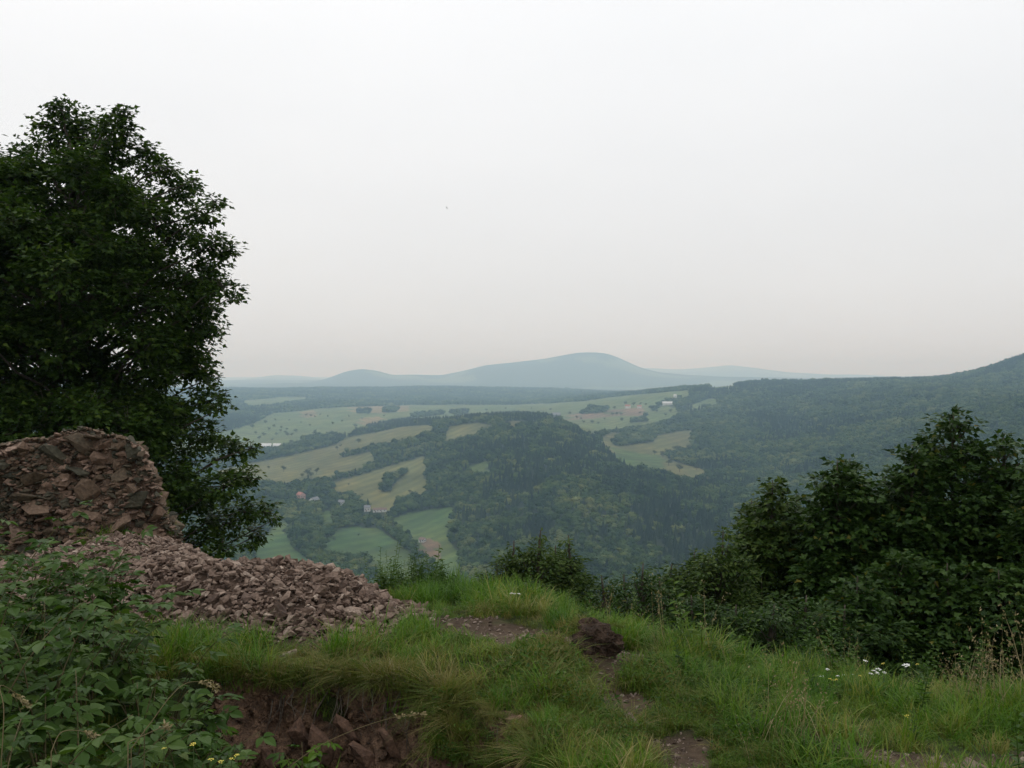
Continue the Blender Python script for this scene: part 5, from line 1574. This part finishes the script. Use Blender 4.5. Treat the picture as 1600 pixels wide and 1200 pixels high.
MAT_LONE = leaf_mat('lone_tree_leaf', [(0.0, (0.016, 0.027, 0.01)), (0.5, (0.032, 0.048, 0.016)), (1.0, (0.055, 0.07, 0.026))], trans=0.0, rough=0.8, spec=0.1)
def lone_mesh(seed):
    g = np.random.default_rng(seed)
    cl = [(0, 0, 0.55, 0.3)] + [(0.22*math.cos(a), 0.22*math.sin(a), g.uniform(0.35, 0.78), g.uniform(0.13, 0.22)) for a in g.uniform(0, 6.28, 6)]
    P, T, Nn = clump_leaves([(c[0], c[1], c[2], c[3]) for c in cl], g, 0.09, (0, 0), per_m2=520)
    v, f, a = leaf_batch(P, T, Nn, np.full(len(P), 0.085), OVAL, g.random(len(P)))
    tr = MB().tube([Vector((0, 0, -0.08)), Vector((0.01, 0, 0.3)), Vector((0, 0, 0.6))], [0.035, 0.025, 0.012], 6)
    for c in cl: tr.tube([Vector((0, 0, 0.3)), Vector(c[:3])], [0.015, 0.006], 4)
    return np_mesh('lone_crown_%d' % seed, v, f, MAT_LONE, False, {'rnd': a}), tr.mesh('lone_trunk_%d' % seed, MAT_BARK)
LONE = [lone_mesh(800 + i) for i in range(4)]
def lone_tree(px_, py_, h, label, group, k, wide=1.0):
    x, y = sight(px_, py_)
    root = empty('meadow_tree', (x, y, float(ground_z(x, y))), label, 'tree', group)
    root.scale = (h * wide, h * wide, h); root.rotation_euler = (0, 0, k * 2.1)
    c, t = LONE[k % 4]
    link('crown', c, root); link('trunk', t, root)
SETS = [
 ('round tree in the row along the wood edge above the hamlet', 'lone trees on the tan slope', [(443, 737, 13, 'big round tree alone low on the tan slope left of the hamlet'), (420, 734, 9, 'small round tree low on the tan slope beside the maple edge'),
  (560, 692, 13, 'single round tree high on the tan slope above the hedge strips'), (527, 704, 11, 'taller of two trees at the left tip of the upper hedge strip'), (532, 699, 8, 'shorter of two trees at the left tip of the upper hedge strip'),
  (495, 741, 13, 'narrow tree standing above the wood edge over the hamlet'), (472, 746, 9), (480, 744, 15), (486, 747, 12)]),
 ('small dark tree dotted over the pale green meadow left of centre', 'trees dotted over the far left meadow',
  [(446, 679, 13), (432, 681, 12), (420, 674, 14), (412, 682, 13), (440, 671, 12), (462, 676, 15), (450, 683, 15), (456, 682, 12), (490, 679, 10), (484, 666, 9), (492, 677, 12), (520, 664, 11), (430, 658, 10), (452, 658, 8), (470, 662, 8), (555, 669, 14),
   (400, 680, 14), (428, 668, 12), (395, 670, 16), (405, 688, 14), (500, 650, 10), (512, 652, 10), (478, 651, 12), (486, 652, 12), (492, 653, 10), (415, 662, 14), (438, 676, 12), (448, 673, 10), (398, 662, 14), (545, 652, 9), (566, 656, 9), (600, 652, 10), (425, 690, 10), (455, 694, 14), (534, 660, 10), (575, 648, 9)]),
 ('small dark tree dotted over the pale meadow right of the central ridge', 'trees dotted over the far right meadow',
  [(901, 655, 12), (908, 656, 9), (912, 662, 10), (925, 663, 13), (935, 664, 9), (960, 640, 14), (978, 634, 16), (990, 635, 16), (1000, 634, 13), (1009, 634, 11), (963, 650, 13), (957, 650, 12), (970, 650, 12), (972, 659, 14), (1040, 651, 11), (1026, 645, 11), (1048, 646, 15), (890, 648, 12), (945, 657, 9), (1000, 647, 9), (830, 640, 9), (860, 642, 12), (790, 640, 10), (760, 643, 12)]),
 ('bushy tree standing on the tan meadow under the right hillside', 'trees on the right hand tan meadow',
  [(1023, 711, 11), (1036, 715, 16), (1044, 712, 15), (1058, 708, 18), (1068, 712, 18), (1064, 722, 18), (1076, 704, 14), (1080, 690, 14), (1088, 682, 14), (1088, 735, 14), (1045, 728, 14), (1062, 738, 16)]),
 ('shrub growing on the green valley floor meadow', 'shrubs on the valley floor', [(522, 846, 5), (515, 848, 4), (566, 776, 5, 'shrub at the lower left of the tan triangular meadow'), (640, 771, 6, 'shrub at the lower right of the tan triangular meadow'), (545, 760, 6, 'shrub at the left point of the tan triangular meadow'),
  (628, 741, 8, 'shrub at the upper end of the copse in the tan triangular meadow'), (610, 770, 9, 'shrub at the lower end of the copse in the tan triangular meadow'), (445, 835, 8, 'shrub on the green meadow nearest the maple'), (560, 838, 4)]),
]
_k = 0
for lab, grp, pts in SETS:
    for q in pts:
        (a, b, h), own = q[:3], q[3:]
        one = lab
        if grp == 'trees dotted over the far left meadow':
            one = ('small tree on the pale left meadow low down near the road' if b > 675 else 'small tree on the upper pale left meadow under the forest band' if b < 656 else 'small tree across the middle of the pale left meadow')
        elif grp == 'trees dotted over the far right meadow':
            one = ('small tree beside or above the two farmhouses' if b < 642 and a > 950 else 'small tree on the pale strip behind the central ridge top' if a < 895 else 'small tree below the pinkish ploughed field')
        lone_tree(a, b, h, own[0] if own else one, grp, _k, 1.0 + 0.3 * ((_k * 7) % 5) / 5); _k += 1

def bird():
    p = at(698, 325, 170.0)
    root = empty('bird', tuple(p), 'tiny bird gliding high in the pale sky', 'bird')
    m = flat_mat('grey_feathers', (0.3, 0.29, 0.29))
    b = MB().tube([Vector((0, -0.2, 0)), Vector((0, -0.08, 0)), Vector((0, 0.06, 0)), Vector((0, 0.2, 0.01))], [0.01, 0.04, 0.035, 0.012], 8).mesh('body', m, True)
    o = link('body', b, root)
    for s in (-1, 1):
        w = MB()
        w.v = [(s*0.02, -0.09, 0.02), (s*0.02, 0.07, 0.02), (s*0.22, 0.1, 0.10), (s*0.42, -0.02, 0.06), (s*0.22, -0.03, 0.10),
               (s*0.02, -0.09, 0.01), (s*0.02, 0.07, 0.01), (s*0.22, 0.1, 0.09), (s*0.42, -0.02, 0.055), (s*0.22, -0.03, 0.09)]
        w.f = [(0, 1, 2, 4), (4, 2, 3), (5, 9, 7, 6), (9, 8, 7), (0, 4, 9, 5), (4, 3, 8, 9), (3, 2, 7, 8), (2, 1, 6, 7)]
        link('wing', w.mesh('wing', m), root)
    t = MB(); t.v = [(-0.02, -0.18, 0), (0.02, -0.18, 0), (0.06, -0.32, 0.0), (-0.06, -0.32, 0.0), (0, -0.2, 0.01)]
    t.f = [(0, 1, 2, 3), (0, 4, 1), (1, 4, 2), (2, 4, 3), (3, 4, 0)]
    link('tail', t.mesh('tail', m), root)
    root.rotation_euler = (0.35, 0.5, 1.2)
bird()
